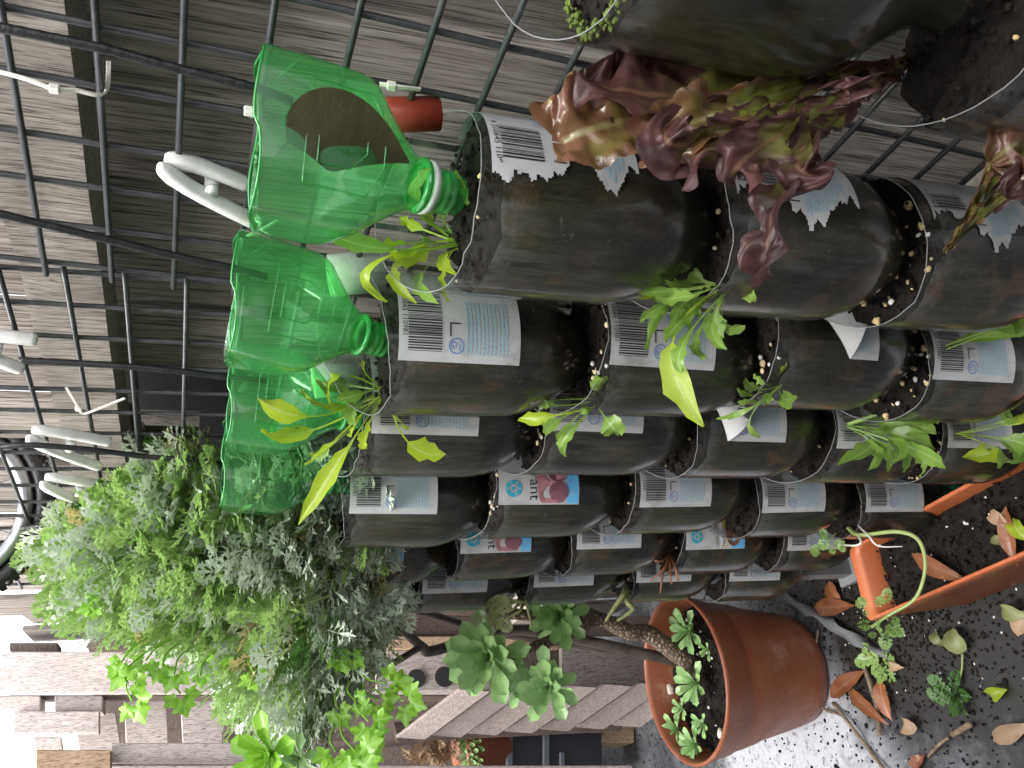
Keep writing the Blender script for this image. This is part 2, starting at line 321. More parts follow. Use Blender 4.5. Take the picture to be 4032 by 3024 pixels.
# ------------------------------------------------------------------ timber fence behind the bottles
fence = empty('timber_fence', (.49, .6, 0), 'weathered grey paling fence behind the wire mesh and bottle columns', 'fence')
PX = .484
def slab(c4, th, name, mat, parent, bev=.0015):
    """a board from four corner points, extruded away from the camera by the vector th"""
    c = [V(p) for p in c4]; th = V(th); bm = bmesh.new()
    vs_ = [bm.verts.new(p) for p in c]+[bm.verts.new(p+th) for p in c]
    for q in ((0, 1, 2, 3), (7, 6, 5, 4), (0, 4, 5, 1), (1, 5, 6, 2), (2, 6, 7, 3), (3, 7, 4, 0)): bm.faces.new([vs_[i] for i in q])
    bmesh.ops.recalc_face_normals(bm, faces=bm.faces[:])
    if bev: bmesh.ops.bevel(bm, geom=bm.edges[:], offset=bev, segments=1, affect='EDGES')
    bm.verts.index_update(); bb = B(); bb.add([x.co.copy() for x in bm.verts], [[x.index for x in q.verts] for q in bm.faces]); bm.free()
    return bb.build(name, mat, parent, False)
y = -.35; k = 0
while y < 1.98:
    w = rnd.uniform(.088, .104); top = 1.40+rnd.uniform(-.03, .05); z0 = 0.01
    if y < .40: top = 1.52
    gap = -.005 if y < 1.35 else rnd.choice((.006, .012, .016))
    lean = rnd.uniform(-.004, .004); xo = PX+(k % 2)*.0135+rnd.uniform(0, .001)
    if .86 < y+w/2 < 1.13:                    # the palings are broken away under the rail here
        slab([(xo, y, .01), (xo, y+w, .01), (xo, y+w, .985+rnd.uniform(-.02, .02)), (xo, y, .985+rnd.uniform(-.02, .02))], (.012, 0, 0), 'paling', W_PAL, fence); z0 = 1.10
    n = 7; rows = []
    slab([(xo, y, z0), (xo, y+w, z0), (xo, y+w+lean, top+rnd.uniform(-.02, .02)), (xo, y+lean, top)], (.012, 0, 0), 'paling', W_PAL, fence)
    y += w+gap; k += 1
def rail_pts(y0, y1, zb0, zb1, h, x0, x1, n=60):
    b = B(); rows = []
    for i in range(n+1):
        t = i/n; y = lerp(y0, y1, t); zb = lerp(zb0, zb1, t)
        j = lambda s: mnoise.noise(V((y*9, s, 0)))*.004
        rows.append([V((x0+j(1)*.4, y, zb+j(2)*.4)), V((x0+j(3)*.6, y, zb+h*.5)), V((x0+j(4)*.5, y, zb+h+j(5))), V((x1, y, zb+h+.002+j(6))), V((x1, y, zb))])
    b.grid(rows, True); n5 = len(rows)*5
    b.f += [[0, 1, 2, 3, 4], [n5-5+i for i in (4, 3, 2, 1, 0)]]; b.mi += [0, 0]
    return b
rail_pts(-.4, 1.55, 1.075, 1.125, .057, .425, PX-.001).build('rail', W_RAIL, fence, False)
rail_pts(-.4, 2.0, .30, .30, .06, .43, PX-.001).build('rail', W_RAIL, fence, False)
# what shows through the broken part: a grooved deck plank and a black panel added in place of the shade
b = B(); p0 = ax(560, 1655, .515); p1 = ax(560, 1905, .515); p2 = ax(785, 1655, .515)
yl, yr, zt, zbm = p0.y, p1.y, p0.z+.02, p2.z; ng = 26; rows = []
tp = [(.0, 0), (.6, 0), (.7, .003), (.9, .003)]
pr = [V((.508+dx, yl+(yr-yl)*(i+q)/ng, 0)) for i in range(ng) for q, dx in tp]+[V((.508, yr, 0)), V((.53, yr, 0)), V((.53, yl, 0))]
b.grid([[p+V((0, 0, z)) for p in pr] for z in (zbm, zt)], True); b.f.append(list(range(len(pr)))); b.mi.append(0)
o = b.build('grooved_plank', W_DECK, None, False)
tag(o, 'pale grooved decking plank seen through the gap under the fence rail', 'plank')
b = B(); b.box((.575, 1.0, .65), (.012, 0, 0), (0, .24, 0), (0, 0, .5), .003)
GAP_SHADE = MT('gap_shade_black').set((.025, .025, .025), .8)
tag(b.build('gap_shade_panel', GAP_SHADE), 'black panel added to stand for the shade behind the fence gap', 'wall')

# ------------------------------------------------------------------ welded wire mesh
def wire_mesh(label, O, dy, dz, ny, nz, ext=.012):
    """O: first crossing, dy / dz: step vectors along the fence and downwards"""
    g = empty('wire_mesh_panel', O, label, 'wire mesh', 'wire mesh panels on the fence')
    O = V(O); rr = .0021
    bv = B(); bv.tube([O-dz*(ext/dz.length)+dz*t for t in [nz*i/14 for i in range(14)]]+[O+dz*(nz-1+ext/dz.length)], rr, 7)
    mv = mesh('upright_wire', [p-O for p in bv.v], bv.f, WIRE)
    bh = B(); off = V((-rr*1.7, 0, 0)); bh.tube([O+off-dy*(ext/dy.length), O+off+dy*(ny-1)*.5, O+off+dy*(ny-1+ext/dy.length)], rr, 7)
    mh = mesh('cross_wire', [p-O for p in bh.v], bh.f, WIRE)
    for i in range(ny): link('wire', mv, g, dy*i+V((rnd.uniform(-.001, .001), rnd.uniform(-.001, .001), 0)))
    for k in range(nz): link('wire', mh, g, dz*k+V((0, 0, rnd.uniform(-.001, .001))))
MX = .393; s1 = .139*MX/1.3; ph = .053
dy1 = V((0, math.cos(ph), math.sin(ph)))*s1; dz1 = V((0, math.sin(ph), -math.cos(ph)))*s1
o1 = V((MX, 1.08*MX/1.3, 1.0+.38*MX/1.3))-dz1*5-dy1*7
wire_mesh('black welded wire mesh panel behind lettuce and red tube', o1, dy1, dz1, 13, 26)
dy2 = V((0, (.911-.554)/8.0, .012/8)); dz2 = V((-.000, -.0005, -.042))
o2 = V((MX+.006, .556, 1.118))-dz2*5
wire_mesh('black welded wire mesh panel behind the feathery bush', o2, dy2, dz2, 18, 25)

# ------------------------------------------------------------------ bottle planters (upside-down bottles hung in columns)
BR = .054
def cyl(phi, rad, z): a = R_(phi); return V((-rad*math.cos(a), -rad*math.sin(a), z))
RSEED = 0
def rim(phi):
    a = R_(phi); q = V((math.cos(a)*1.3, math.sin(a)*1.3, RSEED*5.3))
    return -.006+.040*((1-math.cos(R_(phi-50-(RSEED-1)*14)))/2)**1.6+.006*mnoise.noise(q)+.002*mnoise.noise(q*4)
PROF = [(0, BR), (-.095, BR), (-.108, BR*.985), (-.122, BR*.93), (-.136, BR*.83), (-.150, BR*.68), (-.163, BR*.52), (-.175, BR*.37), (-.186, .0155), (-.205, .0145)]
def make_shell():
    n = 48; rows = []
    for t in (0, .25, .5, .75, 1): rows.append([cyl(j*360/n, BR+(.0006*math.sin(j) if t == 0 else 0), lerp(rim(j*360/n), -.05, t)) for j in range(n)])
    for z, r in PROF[1:]: rows.append([cyl(j*360/n, r, z) for j in range(n)])
    b = B(); b.grid(rows, True); b.cur = 1
    loop = [cyl(j*360/n, BR, rim(j*360/n)) for j in range(n)]; b.tube(loop+[loop[0], loop[1]], .00035, 5, False)
    return mesh('bottle_shell', b.v, b.f, [CLEAR, EDGE], True, None, b.mi)
def make_soil(seed):
    n = 40; b = B(); rows = []; top = []
    for t in (.02, .25, .45, .65, .82, .93, 1.0):
        top.append([cyl(j*360/n, (BR-.0014)*t, -.013-.004*t+.008*mnoise.noise(V((math.cos(j*.157)*t*3+seed*7, math.sin(j*.157)*t*3, seed)))+.004*mnoise.noise(V((math.cos(j*.157)*t*9+seed*7, math.sin(j*.157)*t*9, seed)))) for j in range(n)])
    b.grid(top[::-1], True); b.f.append([6*n+j for j in range(n)]); b.mi.append(0); b.cur = 1
    rows = [[p+V((0, 0, -.0002)) for p in top[-1]]]
    for z, r in [(-.04, BR)]+PROF[1:]: rows.append([cyl(j*360/n, r-.0014, z) for j in range(n)])
    b.grid(rows, True); return mesh('potting_mix', b.v, b.f, [SOIL, BODY], True, None, b.mi)
def lump(b, c, r, rg):
    bm = bmesh.new(); bmesh.ops.create_icosphere(bm, subdivisions=1, radius=r)
    sx = V((rg.uniform(.7, 1.4), rg.uniform(.7, 1.2), rg.uniform(.6, 1)))
    v = [c+V((q.co.x*sx.x*rg.uniform(.8, 1.2), q.co.y*sx.y*rg.uniform(.8, 1.2), q.co.z*sx.z)) for q in bm.verts]; bm.verts.index_update()
    b.add(v, [[q.index for q in p.verts] for p in bm.faces]); bm.free()
def make_bits(seed, n, r, mats, spread=110, ring=.3):
    rg = random.Random(seed); b = B()
    for i in range(n):
        b.cur = 0 if rg.random() < .75 or len(mats) < 2 else 1
        p = cyl(rg.uniform(-60, spread), BR*rg.uniform(ring, .95), -.013+rg.uniform(-.002, .002)); lump(b, p, r*rg.uniform(.5, 1.3), rg)
    return mesh('granules', b.v, b.f, mats, True, None, b.mi)
def make_crumbs(seed, n=130):
    rg = random.Random(seed); b = B()
    for i in range(n):
        p = cyl(rg.uniform(0, 360), BR*math.sqrt(rg.uniform(0, .88)), -.014+rg.uniform(-.002, .004)); lump(b, p, rg.uniform(.0008, .0028), rg)
    return mesh('crumbs', b.v, b.f, [SOIL], False)
# --- paper label: tx runs in reading direction (towards the open side), ty from the cut rim towards the neck
LW, LH, LZ0 = .122, .090, -.011
def lp(tx, ty, lift=.0006): return cyl(176-math.degrees(tx/BR), BR+lift, LZ0-ty)
def make_label(outline=None, cells=None):
    n, k = (26, 10) if outline is None else (110, 80); b = B()
    keep = outline or (lambda x, y: True)
    idx = {}; v = []; f = []
    def vi(i, j):
        if (i, j) not in idx:
            x, y = LW*i/n, LH*j/k
            q = .003   # rounded corners
            for sx, cx_ in ((0, q), (LW, LW-q)):
                for sy, cy_ in ((0, q), (LH, LH-q)):
                    if x == sx and y == sy: x = lerp(sx, cx_, .3); y = lerp(sy, cy_, .3)
            idx[(i, j)] = len(v); v.append(lp(x, y))
        return idx[(i, j)]
    for i in range(n):
        for j in range(k):
            if keep((i+.5)/n, (j+.5)/k): f.append([vi(i, j), vi(i+1, j), vi(i+1, j+1), vi(i, j+1)])
    b.add(v, f); return b
class Pr:
    def __init__(s): s.b = B()
    def rect(s, x0, y0, x1, y1, m, lift=.0011, ok=None):
        s.b.cur = m; n = max(1, int(abs(x1-x0)/.006)+1); rows = [[lp(lerp(x0, x1, i/n), yy, lift) for i in range(n+1)] for yy in (y0, y1)]
        s.b.grid(rows)
    def text(s, t, x, y, size, m, lift=.0011, rot=0):
        s.b.cur = m; c = bpy.data.curves.new('t', 'FONT'); c.body = t; c.size = size; c.resolution_u = 2
        o = bpy.data.objects.new('t', c); me = bpy.data.meshes.new_from_object(o)
        cr, sr = math.cos(rot), math.sin(rot)
        s.b.add([lp(x+q.co.x*cr-q.co.y*sr, y+q.co.x*sr+q.co.y*cr, lift) for q in me.vertices], [list(p.vertices) for p in me.polygons])
        bpy.data.objects.remove(o); bpy.data.curves.remove(c); bpy.data.meshes.remove(me)
    def disc(s, x, y, r0_, r1_, m, lift=.0011, a0=0, a1=360, n=20):
        s.b.cur = m; rows = [[lp(x+q*math.cos(R_(lerp(a0, a1, i/n))), y+q*math.sin(R_(lerp(a0, a1, i/n))), lift) for i in range(n+1)] for q in (r0_, r1_)]
        s.b.grid(rows)
    def blob(s, x, y, rx, ry, m, lift, clip=(0, LW, 0, LH), n=22):
        s.b.cur = m; pts = [lp(x, y, lift)]
        pts += [lp(min(max(x+rx*math.cos(i*2*math.pi/n), clip[0]), clip[1]), min(max(y+ry*math.sin(i*2*math.pi/n), clip[2]), clip[3]), lift) for i in range(n)]
        s.b.add(pts, [[0, 1+i, 1+(i+1) % n] for i in range(n)])
    def words(s, x0, x1, y, h, m, rg):
        x = x0
        while x < x1:
            w = rg.uniform(.0015, .005); s.rect(x, y, min(x+w, x1), y+h, m); x += w+.0008
MATS = [INK, BLUE, LBLUE, GREY_INK, TEAL, PLUM, PEACH, CREAM, BRN, CYAN, TAN_INK, PAPER]
def print_back(skip=0.0, seed=3, digits='310645 110981'):
    P = Pr(); rg = random.Random(seed); x = .0705
    if skip < .4:
        while x < .1145:
            w = rg.choice((.0004, .0004, .0008, .0012)); P.rect(x, .0065, x+w, .031, 0); x += w+rg.choice((.0004, .0006, .0009))
        P.text('9', .0655, .0025, .0055, 0); P.text(digits, .0705, .0025, .0055, 0)
        P.rect(.093, .0385, .0945, .0395, 3); P.rect(.0935, .0365, .0945, .0445, 0); P.rect(.0935, .0365, .1035, .0375, 0)
    P.disc(.110, .0415, .0050, .0057, 1); P.text('LOW', .1071, .0430, .0028, 1); P.text('Gi', .1066, .0375, .0062, 1)
    for x0, x1, y0 in ((.03, .0545, .013),):
        for e in ((x0, y0, x1, y0+.0004), (x0, y0+.0125, x1, y0+.0129), (x0, y0, x0+.0004, y0+.0129), (x1, y0, x1+.0004, y0+.0129)): P.rect(*e, 0)
        for i, t in enumerate(('Packed in', 'Australia from', 'imported', 'ingredients')): P.text(t, x0+.0095, y0+.0098-i*.0027, .0027, 0)
        P.disc(x0+.0045, y0+.006, .0015, .0032, 0)
    P.text('NUTRITION INFORMATION', .022, .0765, .0042, 2); P.text('PREPARATION', .022, .0815, .0036, 2); P.text('CUSTOMER CARE', .006, .009, .0034, 2)
    for i in range(11): P.words(.076, .116, .0490+i*.0030, .0011, 2, rg)
    for i in range(9):
        y_ = .0480+i*.0030; P.words(.022, .036, y_, .0011, 2, rg); P.words(.042, .049, y_, .0011, 2, rg); P.words(.058, .070, y_, .0011, 2, rg)
    for i in range(6): P.words(.02, .066, .030+i*.0026, .0010, 3 if i % 2 else 2, rg)
    for i in range(4): P.words(.004, .028, .013+i*.0026, .0010, 2, rg)
    P.text('2L', .1125, .0825, .0055, 3)
    return P.b
def print_front(fruit=0):
    P = Pr(); rg = random.Random(9); x0 = .012
    for i in range(5): P.words(.03, .07, .004+i*.0035, .0014, 2, rg)
    P.disc(.105, .016, .0045, .0088, 4); P.disc(.105, .016, .0, .0022, 4)
    for i in range(5): P.blob(.105+.0066*math.cos(i*1.05+.5), .016+.0066*math.sin(i*1.05+.5), .0011, .0011, 11, .0013, n=10)
    a, c2 = ((PLUM, PEACH), (CREAM, BRN))[fruit], None
    if fruit == 0:
        P.rect(.07, .076, LW-.001, LH-.001, 9, .0010)
        for x, y_, rx, ry, mm, l in ((.075, .062, .052, .020, 5, .0012), (.098, .056, .030, .014, 6, .0014), (.060, .06, .022, .018, 6, .0014), (.082, .066, .016, .014, 5, .0016), (.108, .066, .010, .011, 5, .0017)): P.blob(x, y_, rx, ry, mm, l, (0.01, LW-.002, .04, LH-.004))
        P.text('currant', .066, .034, .017, 0, .0018); P.disc(.09, .038, 0, .002, 0)
    else:
        P.rect(.012, .070, LW-.001, LH-.001, 9, .0010)
        for x, y_, rx, ry, mm, l in ((.07, .056, .05, .016, 7, .0012), (.1, .05, .022, .007, 11, .0014), (.08, .066, .02, .012, 7, .0015), (.100, .072, .018, .012, 8, .0016), (.05, .07, .02, .014, 8, .0016)): P.blob(x, y_, rx, ry, mm, l, (0.01, LW-.002, .04, LH-.004))
    P.text('2L', .108, .080, .0055, 11, .0019)
    return P.b
def bmesh_of(b, name, mats, smooth=True): return mesh(name, b.v, b.f, mats, smooth, None, b.mi)
SHELLS = []
for RSEED in range(4): SHELLS.append(make_shell())
SOILS = [make_soil(i) for i in range(4)]; CRUMBS = [make_crumbs(i) for i in range(3)]
BITS = {'y': make_bits(1, 8, .0030, [PERL, PERLW]), 'w': make_bits(2, 26, .0026, [PERL, PERLW]), 'm': make_bits(6, 420, .0016, [MOSS, MOSS], spread=300, ring=.80), 's': make_bits(3, 3, .0022, [PERL, PERLW]), 'r': make_bits(4, 34, .0024, [PERL, SOIL], ring=.6)}
full = make_label()
LAB = {'b': bmesh_of(full, 'label', [PAPER, PAPERB])}
def torn(seed, lo, hi):
    g = random.Random(seed); ph_ = g.uniform(0, 9)
    return lambda x, y: lo+.14*mnoise.noise(V((y*4, ph_, 0)))+.05*mnoise.noise(V((y*15, ph_, 3))) < x < hi+.22*mnoise.noise(V((y*3.5, ph_+4, 1)))+.07*mnoise.noise(V((y*14, ph_+4, 2)))+.03*mnoise.noise(V((y*45, x*30, 2)))-.1*(y-.5)
LAB['t'] = bmesh_of(make_label(torn(2, -1, .80)), 'label', [PAPER, PAPERB])
LAB['u'] = bmesh_of(make_label(torn(5, -1, .8)), 'label', [PAPER, PAPERB])
def peel(xc, yc, lift_to):
    """label whose rim-side open corner (tx near LW, ty near 0) is folded back along a straight crease"""
    # crease from A on the rim-side edge to C on the open-side edge
    A, C = V((xc, 0)), V((LW, yc)); b = B(); n, k = 26, 10; v = []; f = []; idx = {}
    def side(x, y): return (C.x-A.x)*(y-A.y)-(C.y-A.y)*(x-A.x)
    def vi(i, j):
        if (i, j) not in idx:
            x, y = LW*i/n, LH*j/k
            idx[(i, j)] = len(v); v.append((x, y))
        return idx[(i, j)]
    for i in range(n):
        for j in range(k):
            q = [vi(i, j), vi(i+1, j), vi(i+1, j+1), vi(i, j+1)]
            if all(side(*v[e]) >= -1e-9 for e in q): f.append(q)
    used = {e for q in f for e in q}
    b.add([lp(*q) for q in v], f)
    ts = [i/12 for i in range(13)]; edge = [A.lerp(C, t) for t in ts]
    # fill the sawtooth between the grid and the crease with a thin strip
    strip = [A.lerp(C, t)+V((-(C.y-A.y), C.x-A.x)).normalized()*.009 for t in ts]
    b.grid([[lp(p.x, p.y, .0004) for p in edge], [lp(max(0, min(LW, p.x)), max(0, min(LH, p.y)), .0004) for p in strip]])
    # the folded-over flap: mirror image of the corner across the crease, curling off the bottle
    d = (C-A).normalized(); cor = V((LW, 0)); w = cor-A; mir = A+d*(2*w.dot(d))-w
    rows = []
    for s_ in [i/8 for i in range(9)]:
        row = []
        for t in ts:
            p = A.lerp(C, t); tip = mir; q = p.lerp(tip, s_*(1.0))
            h = .0012+lift_to*math.sin(min(1, s_*1.1)*math.pi*.5)*(1-abs(t-.5)*.3)
            row.append(lp(q.x, q.y, h))
        rows.append(row)
    b.cur = 1; b.grid(rows); return b
LAB['p'] = bmesh_of(peel(.035, .062, .014), 'label', [PAPER, PAPERB])
LAB['q'] = bmesh_of(peel(.062, .026, .008), 'label', [PAPER, PAPERB])
PRB = bmesh_of(print_back(), 'label_print', MATS, False); PRB2 = bmesh_of(print_back(seed=8, digits='311009 811018'), 'label_print', MATS, False)
PRQ = bmesh_of(print_back(.5), 'label_print', MATS, False)
PRF = [bmesh_of(print_front(i), 'label_print', MATS, False) for i in (0, 1)]
def clip_print(b_, keep):
    nb = B()
    for q, mi_ in zip(b_.f, b_.mi):
        c = sum((b_.v[i] for i in q), V())/len(q); phi = math.degrees(math.atan2(-c.y, -c.x)) % 360; tx = R_(176-phi)*BR; ty = LZ0-c.z
        if keep(tx/LW, ty/LH): nb.cur = mi_; nb.add([b_.v[i] for i in q], [list(range(len(q)))])
    return nb
PRT = bmesh_of(clip_print(print_back(), torn(2, -1, .74)), 'label_print', MATS, False); PRU = bmesh_of(clip_print(print_back(), torn(5, -1, .76)), 'label_print', MATS, False)
PRP = bmesh_of(clip_print(print_back(), lambda x, y: (y-.0) > (x-.29)/.71*.70+.10), 'label_print', MATS, False)
PRQ = bmesh_of(clip_print(print_back(), lambda x, y: y > (x-.51)/.49*.30+.06), 'label_print', MATS, False)
bcap = B(); bcap.tube([V((0, 0, -.188)), V((0, 0, -.190)), V((0, 0, -.208)), V((0, 0, -.210))], [.0165, .018, .018, .0165], 24)
CAPM = mesh('cap', bcap.v, bcap.f, CAPG)
# pixel of each label's neck-side open corner, read off the photograph; the bottles hang against the mesh
COLS = {
 0: [('xyz', (.345, .186, .764), 'n', 'm'), ('xyz', (.345, .200, .545), 't', 's')],
 1: [('xyz', (.3375, .371, .780), 't', 's'), ('xyz', (.3375, .373, .622), 'u', 's'), ('xyz', (.3375, .373, .470), 'u', 'w')],
 2: [((2039, 1447), 'b', ''), ((2807, 1456), 'b', 'y'), ((3448, 1435), 'p', 'y'), ((3980, 1507), 'b', 'w')],
 3: [((1881, 1720), 'b', ''), ((2525, 1720), 'B', 'y'), ((3087, 1745), 'q', 's'), ((3571, 1773), 'B', 's'), ((3975, 1783), 'b', 'r')],
 4: [((1718, 2034), 'b', ''), ((2274, 2001), 'f', 'y'), ((2795, 1990), 'b', 's'), ((3243, 2015), 'b', ''), ((3627, 2023), 'b', '')],
 5: [((1585, 2220), 'f', ''), ((2086, 2186), 'f', ''), ((2519, 2170), 'b', ''), ((2926, 2172), 'g', 's'), ((3304, 2165), 'b', '')],
 6: [((1450, 2345), 'b', ''), ((1917, 2321), 'b', ''), ((2334, 2297), 'b', ''), ((2717, 2289), 'b', 's'), ((3065, 2288), 'b', '')]}
ORD = ['first', 'second', 'third', 'fourth', 'fifth', 'sixth', 'seventh']
LOOK = {'b': 'white barcode label', 'B': 'white barcode label', 'n': 'no label', 't': 'torn label', 'u': 'torn label', 'p': 'half-peeled label', 'q': 'label corner curling', 'f': 'fruit-picture label', 'g': 'fruit-picture label'}
BOT = {}
for c, lst in COLS.items():
    for i, e in enumerate(lst):
        if e[0] == 'xyz':
            loc = V(e[1])+V((0, 0, -LZ0+LH)); kind, bits = e[2], e[3]
        else:
            q = ax(*e[0], .30); loc = V((.300+.0375, q.y+.0375, q.z+LH-LZ0)); kind, bits = e[1], e[2]
        o = empty('bottle_planter', loc, None, 'bottle planter', 'soil-filled bottle planters hung in columns')
        low = i == len(lst)-1
        o['label'] = 'upside-down bottle with %s, %s from top, %s bottle column from round terracotta pot' % (LOOK[kind], ORD[i], ORD[6-c])
        o.rotation_euler = (R_(rnd.uniform(-1, 1)), R_(rnd.uniform(-1, 1)), R_(rnd.uniform(-4, 4)) if c > 1 else 0)
        if c == 1: o.rotation_euler.z = R_(4 if i == 0 else 0)
        link('bottle_shell', SHELLS[(c*2+i*3) % 4], o); link('potting_mix', SOILS[(c+i) % 4], o)
        tag(link('soil_crumbs', CRUMBS[(c*2+i) % 3], o), kind='stuff')
        if bits: tag(link('fertiliser_granules', BITS[bits], o), kind='stuff')
        if kind != 'n':
            lab = link('label', LAB[{'B': 'b', 'f': 'b', 'g': 'b'}.get(kind, kind)], o)
            link('label_print', {'b': PRB, 'B': PRB2, 't': PRT, 'u': PRU, 'p': PRP, 'q': PRQ, 'f': PRF[0], 'g': PRF[1]}[kind], lab)
        if low: link('cap', CAPM, o)
        BOT[(c, i)] = o

# ------------------------------------------------------------------ green bottle funnels standing neck-down in the top planters
def sq(phi, r, n):
    c, s_ = math.cos(phi), math.sin(phi); k = (abs(c)**n+abs(s_)**n)**(-1/n); return r*k*c, r*k*s_
def green_bottle(top, bot, hw, rot, label, collar=True, cut=.5):
    """top: centre of the open cut end, bot: end of the neck"""
    o = empty('green_bottle', bot, label, 'bottle', 'green bottle funnels on top of the columns')
    axis = (top-bot); Lg = axis.length; axis.normalize(); a = axis.orthogonal().normalized()
    a = (V((-math.cos(rot), -math.sin(rot), 0)).cross(axis)).normalized().cross(axis)*-1; a.normalize(); bb = axis.cross(a)
    n = 48; prof = [(1.0, 1.0, 5), (.97, 1.02, 5), (.9, 1.03, 5), (.8, 1.04, 5), (.68, 1.04, 5), (.62, 1.03, 4.6), (.57, .98, 4), (.5, .84, 3.3), (.43, .70, 2.8), (.36, .56, 2.4), (.30, .45, 2.1), (.25, .37, 2), (.22, .33, 2), (.2, .31, 2)]
    def pt(t, phi, r, e, out=0): x, y_ = sq(phi, r*hw+out, e); return bot+axis*(Lg*t)+a*x+bb*y_
    b = B(); rows = []
    for t, r, e in prof:
        rows.append([pt(t, j*2*math.pi/n, r, e) for j in range(n)])
        if t > .95:       # sawn off level by hand
            zc = bot.z+axis.z*Lg*t
            rows[-1] = [p+axis*((zc-p.z)/axis.z+.002*math.sin(j*.5+rot)*(t > .99)) for j, p in enumerate(rows[-1])]
    b.grid(rows, True); body = b.build('bottle_body', GREEN, o)
    b = B(); b.tube(rows[0]+[rows[0][0], rows[0][1]], .0007, 5, False); b.build('cut_rim', GREEN2, body)
    nb = B(); nb.grid([[bot+axis*(Lg*t)+a*(r*math.cos(j*.2618))+bb*(r*math.sin(j*.2618)) for j in range(24)] for t, r in ((.23, hw*.315), (.225, hw*.40), (.205, hw*.40), (.2, hw*.30), (.15, hw*.30), (.14, hw*.33), (.13, hw*.30), (.11, hw*.30), (.10, hw*.33), (.09, hw*.30), (.07, hw*.30), (.06, hw*.33), (.05, hw*.30), (.0, hw*.29))], True)
    nb.build('threaded_neck', GREEN2, o)
    if collar:
        cb = B(); cb.grid([[bot+axis*(Lg*t)+a*(r*math.cos(j*.2618))+bb*(r*math.sin(j*.2618)) for j in range(24)] for t, r in ((.195, hw*.34), (.195, hw*.395), (.16, hw*.385), (.16, hw*.34))], True); cb.build('collar_ring', WHITE, o)
    # embossed nested panels on two faces
    eb = B()
    for face in (0, math.pi/2):
        for k in range(0, 4, 2):
            w, t0, t1 = .62-.14*k, .90-.025*k, .56+.04*k; P_ = []
            for u, t in ((-w, t0), (w, t0), (w, t1+.07), (w*.35, t1), (-w*.35, t1), (-w, t1+.07), (-w, t0)):
                P_.append(pt(t, face+math.atan(u), 1.04, 5, .0004))
            Q = [P_[i].lerp(P_[i+1], q/4) for i in range(6) for q in range(4)]+[P_[-1]]
            eb.tube(Q, .0005, 5, False)
    eb.build('embossed_panel', GREEN, body)
    return o
def ring_tube(name, c, h, r, mat, label, tilt=V((0, 0, 1))):
    b = B(); t = tilt.normalized(); a = t.orthogonal().normalized(); bb = t.cross(a); n = 28
    b.grid([[c+t*z+(a*math.cos(j*2*math.pi/n)+bb*math.sin(j*2*math.pi/n))*rr for j in range(n)] for z, rr in ((-h, r*.62), (-h, r), (h*.96, r), (h, r*.97), (h, r*.62), (-h, r*.62))], True)
    return tag(b.build(name, mat), label, 'tube')
def along(c, i, dz, dx=0, dy=0): p = BOT[(c, i)].location; return V((p.x+dx, p.y+dy, p.z+dz))
d1 = .49
green_bottle(ax(1005, 560, .335), ax(1800, 770, .345), .0415, R_(62), 'green bottle funnel holding a brown leaf, above the red tube')
green_bottle(ax(920, 1180, .338), ax(1540, 1350, .338), .0400, R_(70), 'plain green bottle funnel standing next to the leaf-holding one', False)
green_bottle(ax(905, 1560, .338), ax(1460, 1640, .338), .0400, R_(72), 'green bottle funnel half hidden by yellow-green rocket seedlings', False)
green_bottle(ax(880, 1830, .338), ax(1400, 1900, .338), .0400, R_(74), 'green bottle funnel mostly covered by the feathery bush', False)
ring_tube('tube_sleeve', ax(1625, 450, .388), .016, .0105, RED, 'short red plastic tube behind the nearest column of bottles', V((-.15, .1, 1)))
ring_tube('tube_sleeve', ax(1400, 1075, .385), .020, .016, WHITE, 'short white plastic tube beside the plain green funnel', V((-.15, .1, 1)))
ring_tube('tube_sleeve', ax(1320, 1490, .385), .020, .016, WHITE, 'short white plastic tube between two green funnels', V((-.15, .1, 1)))

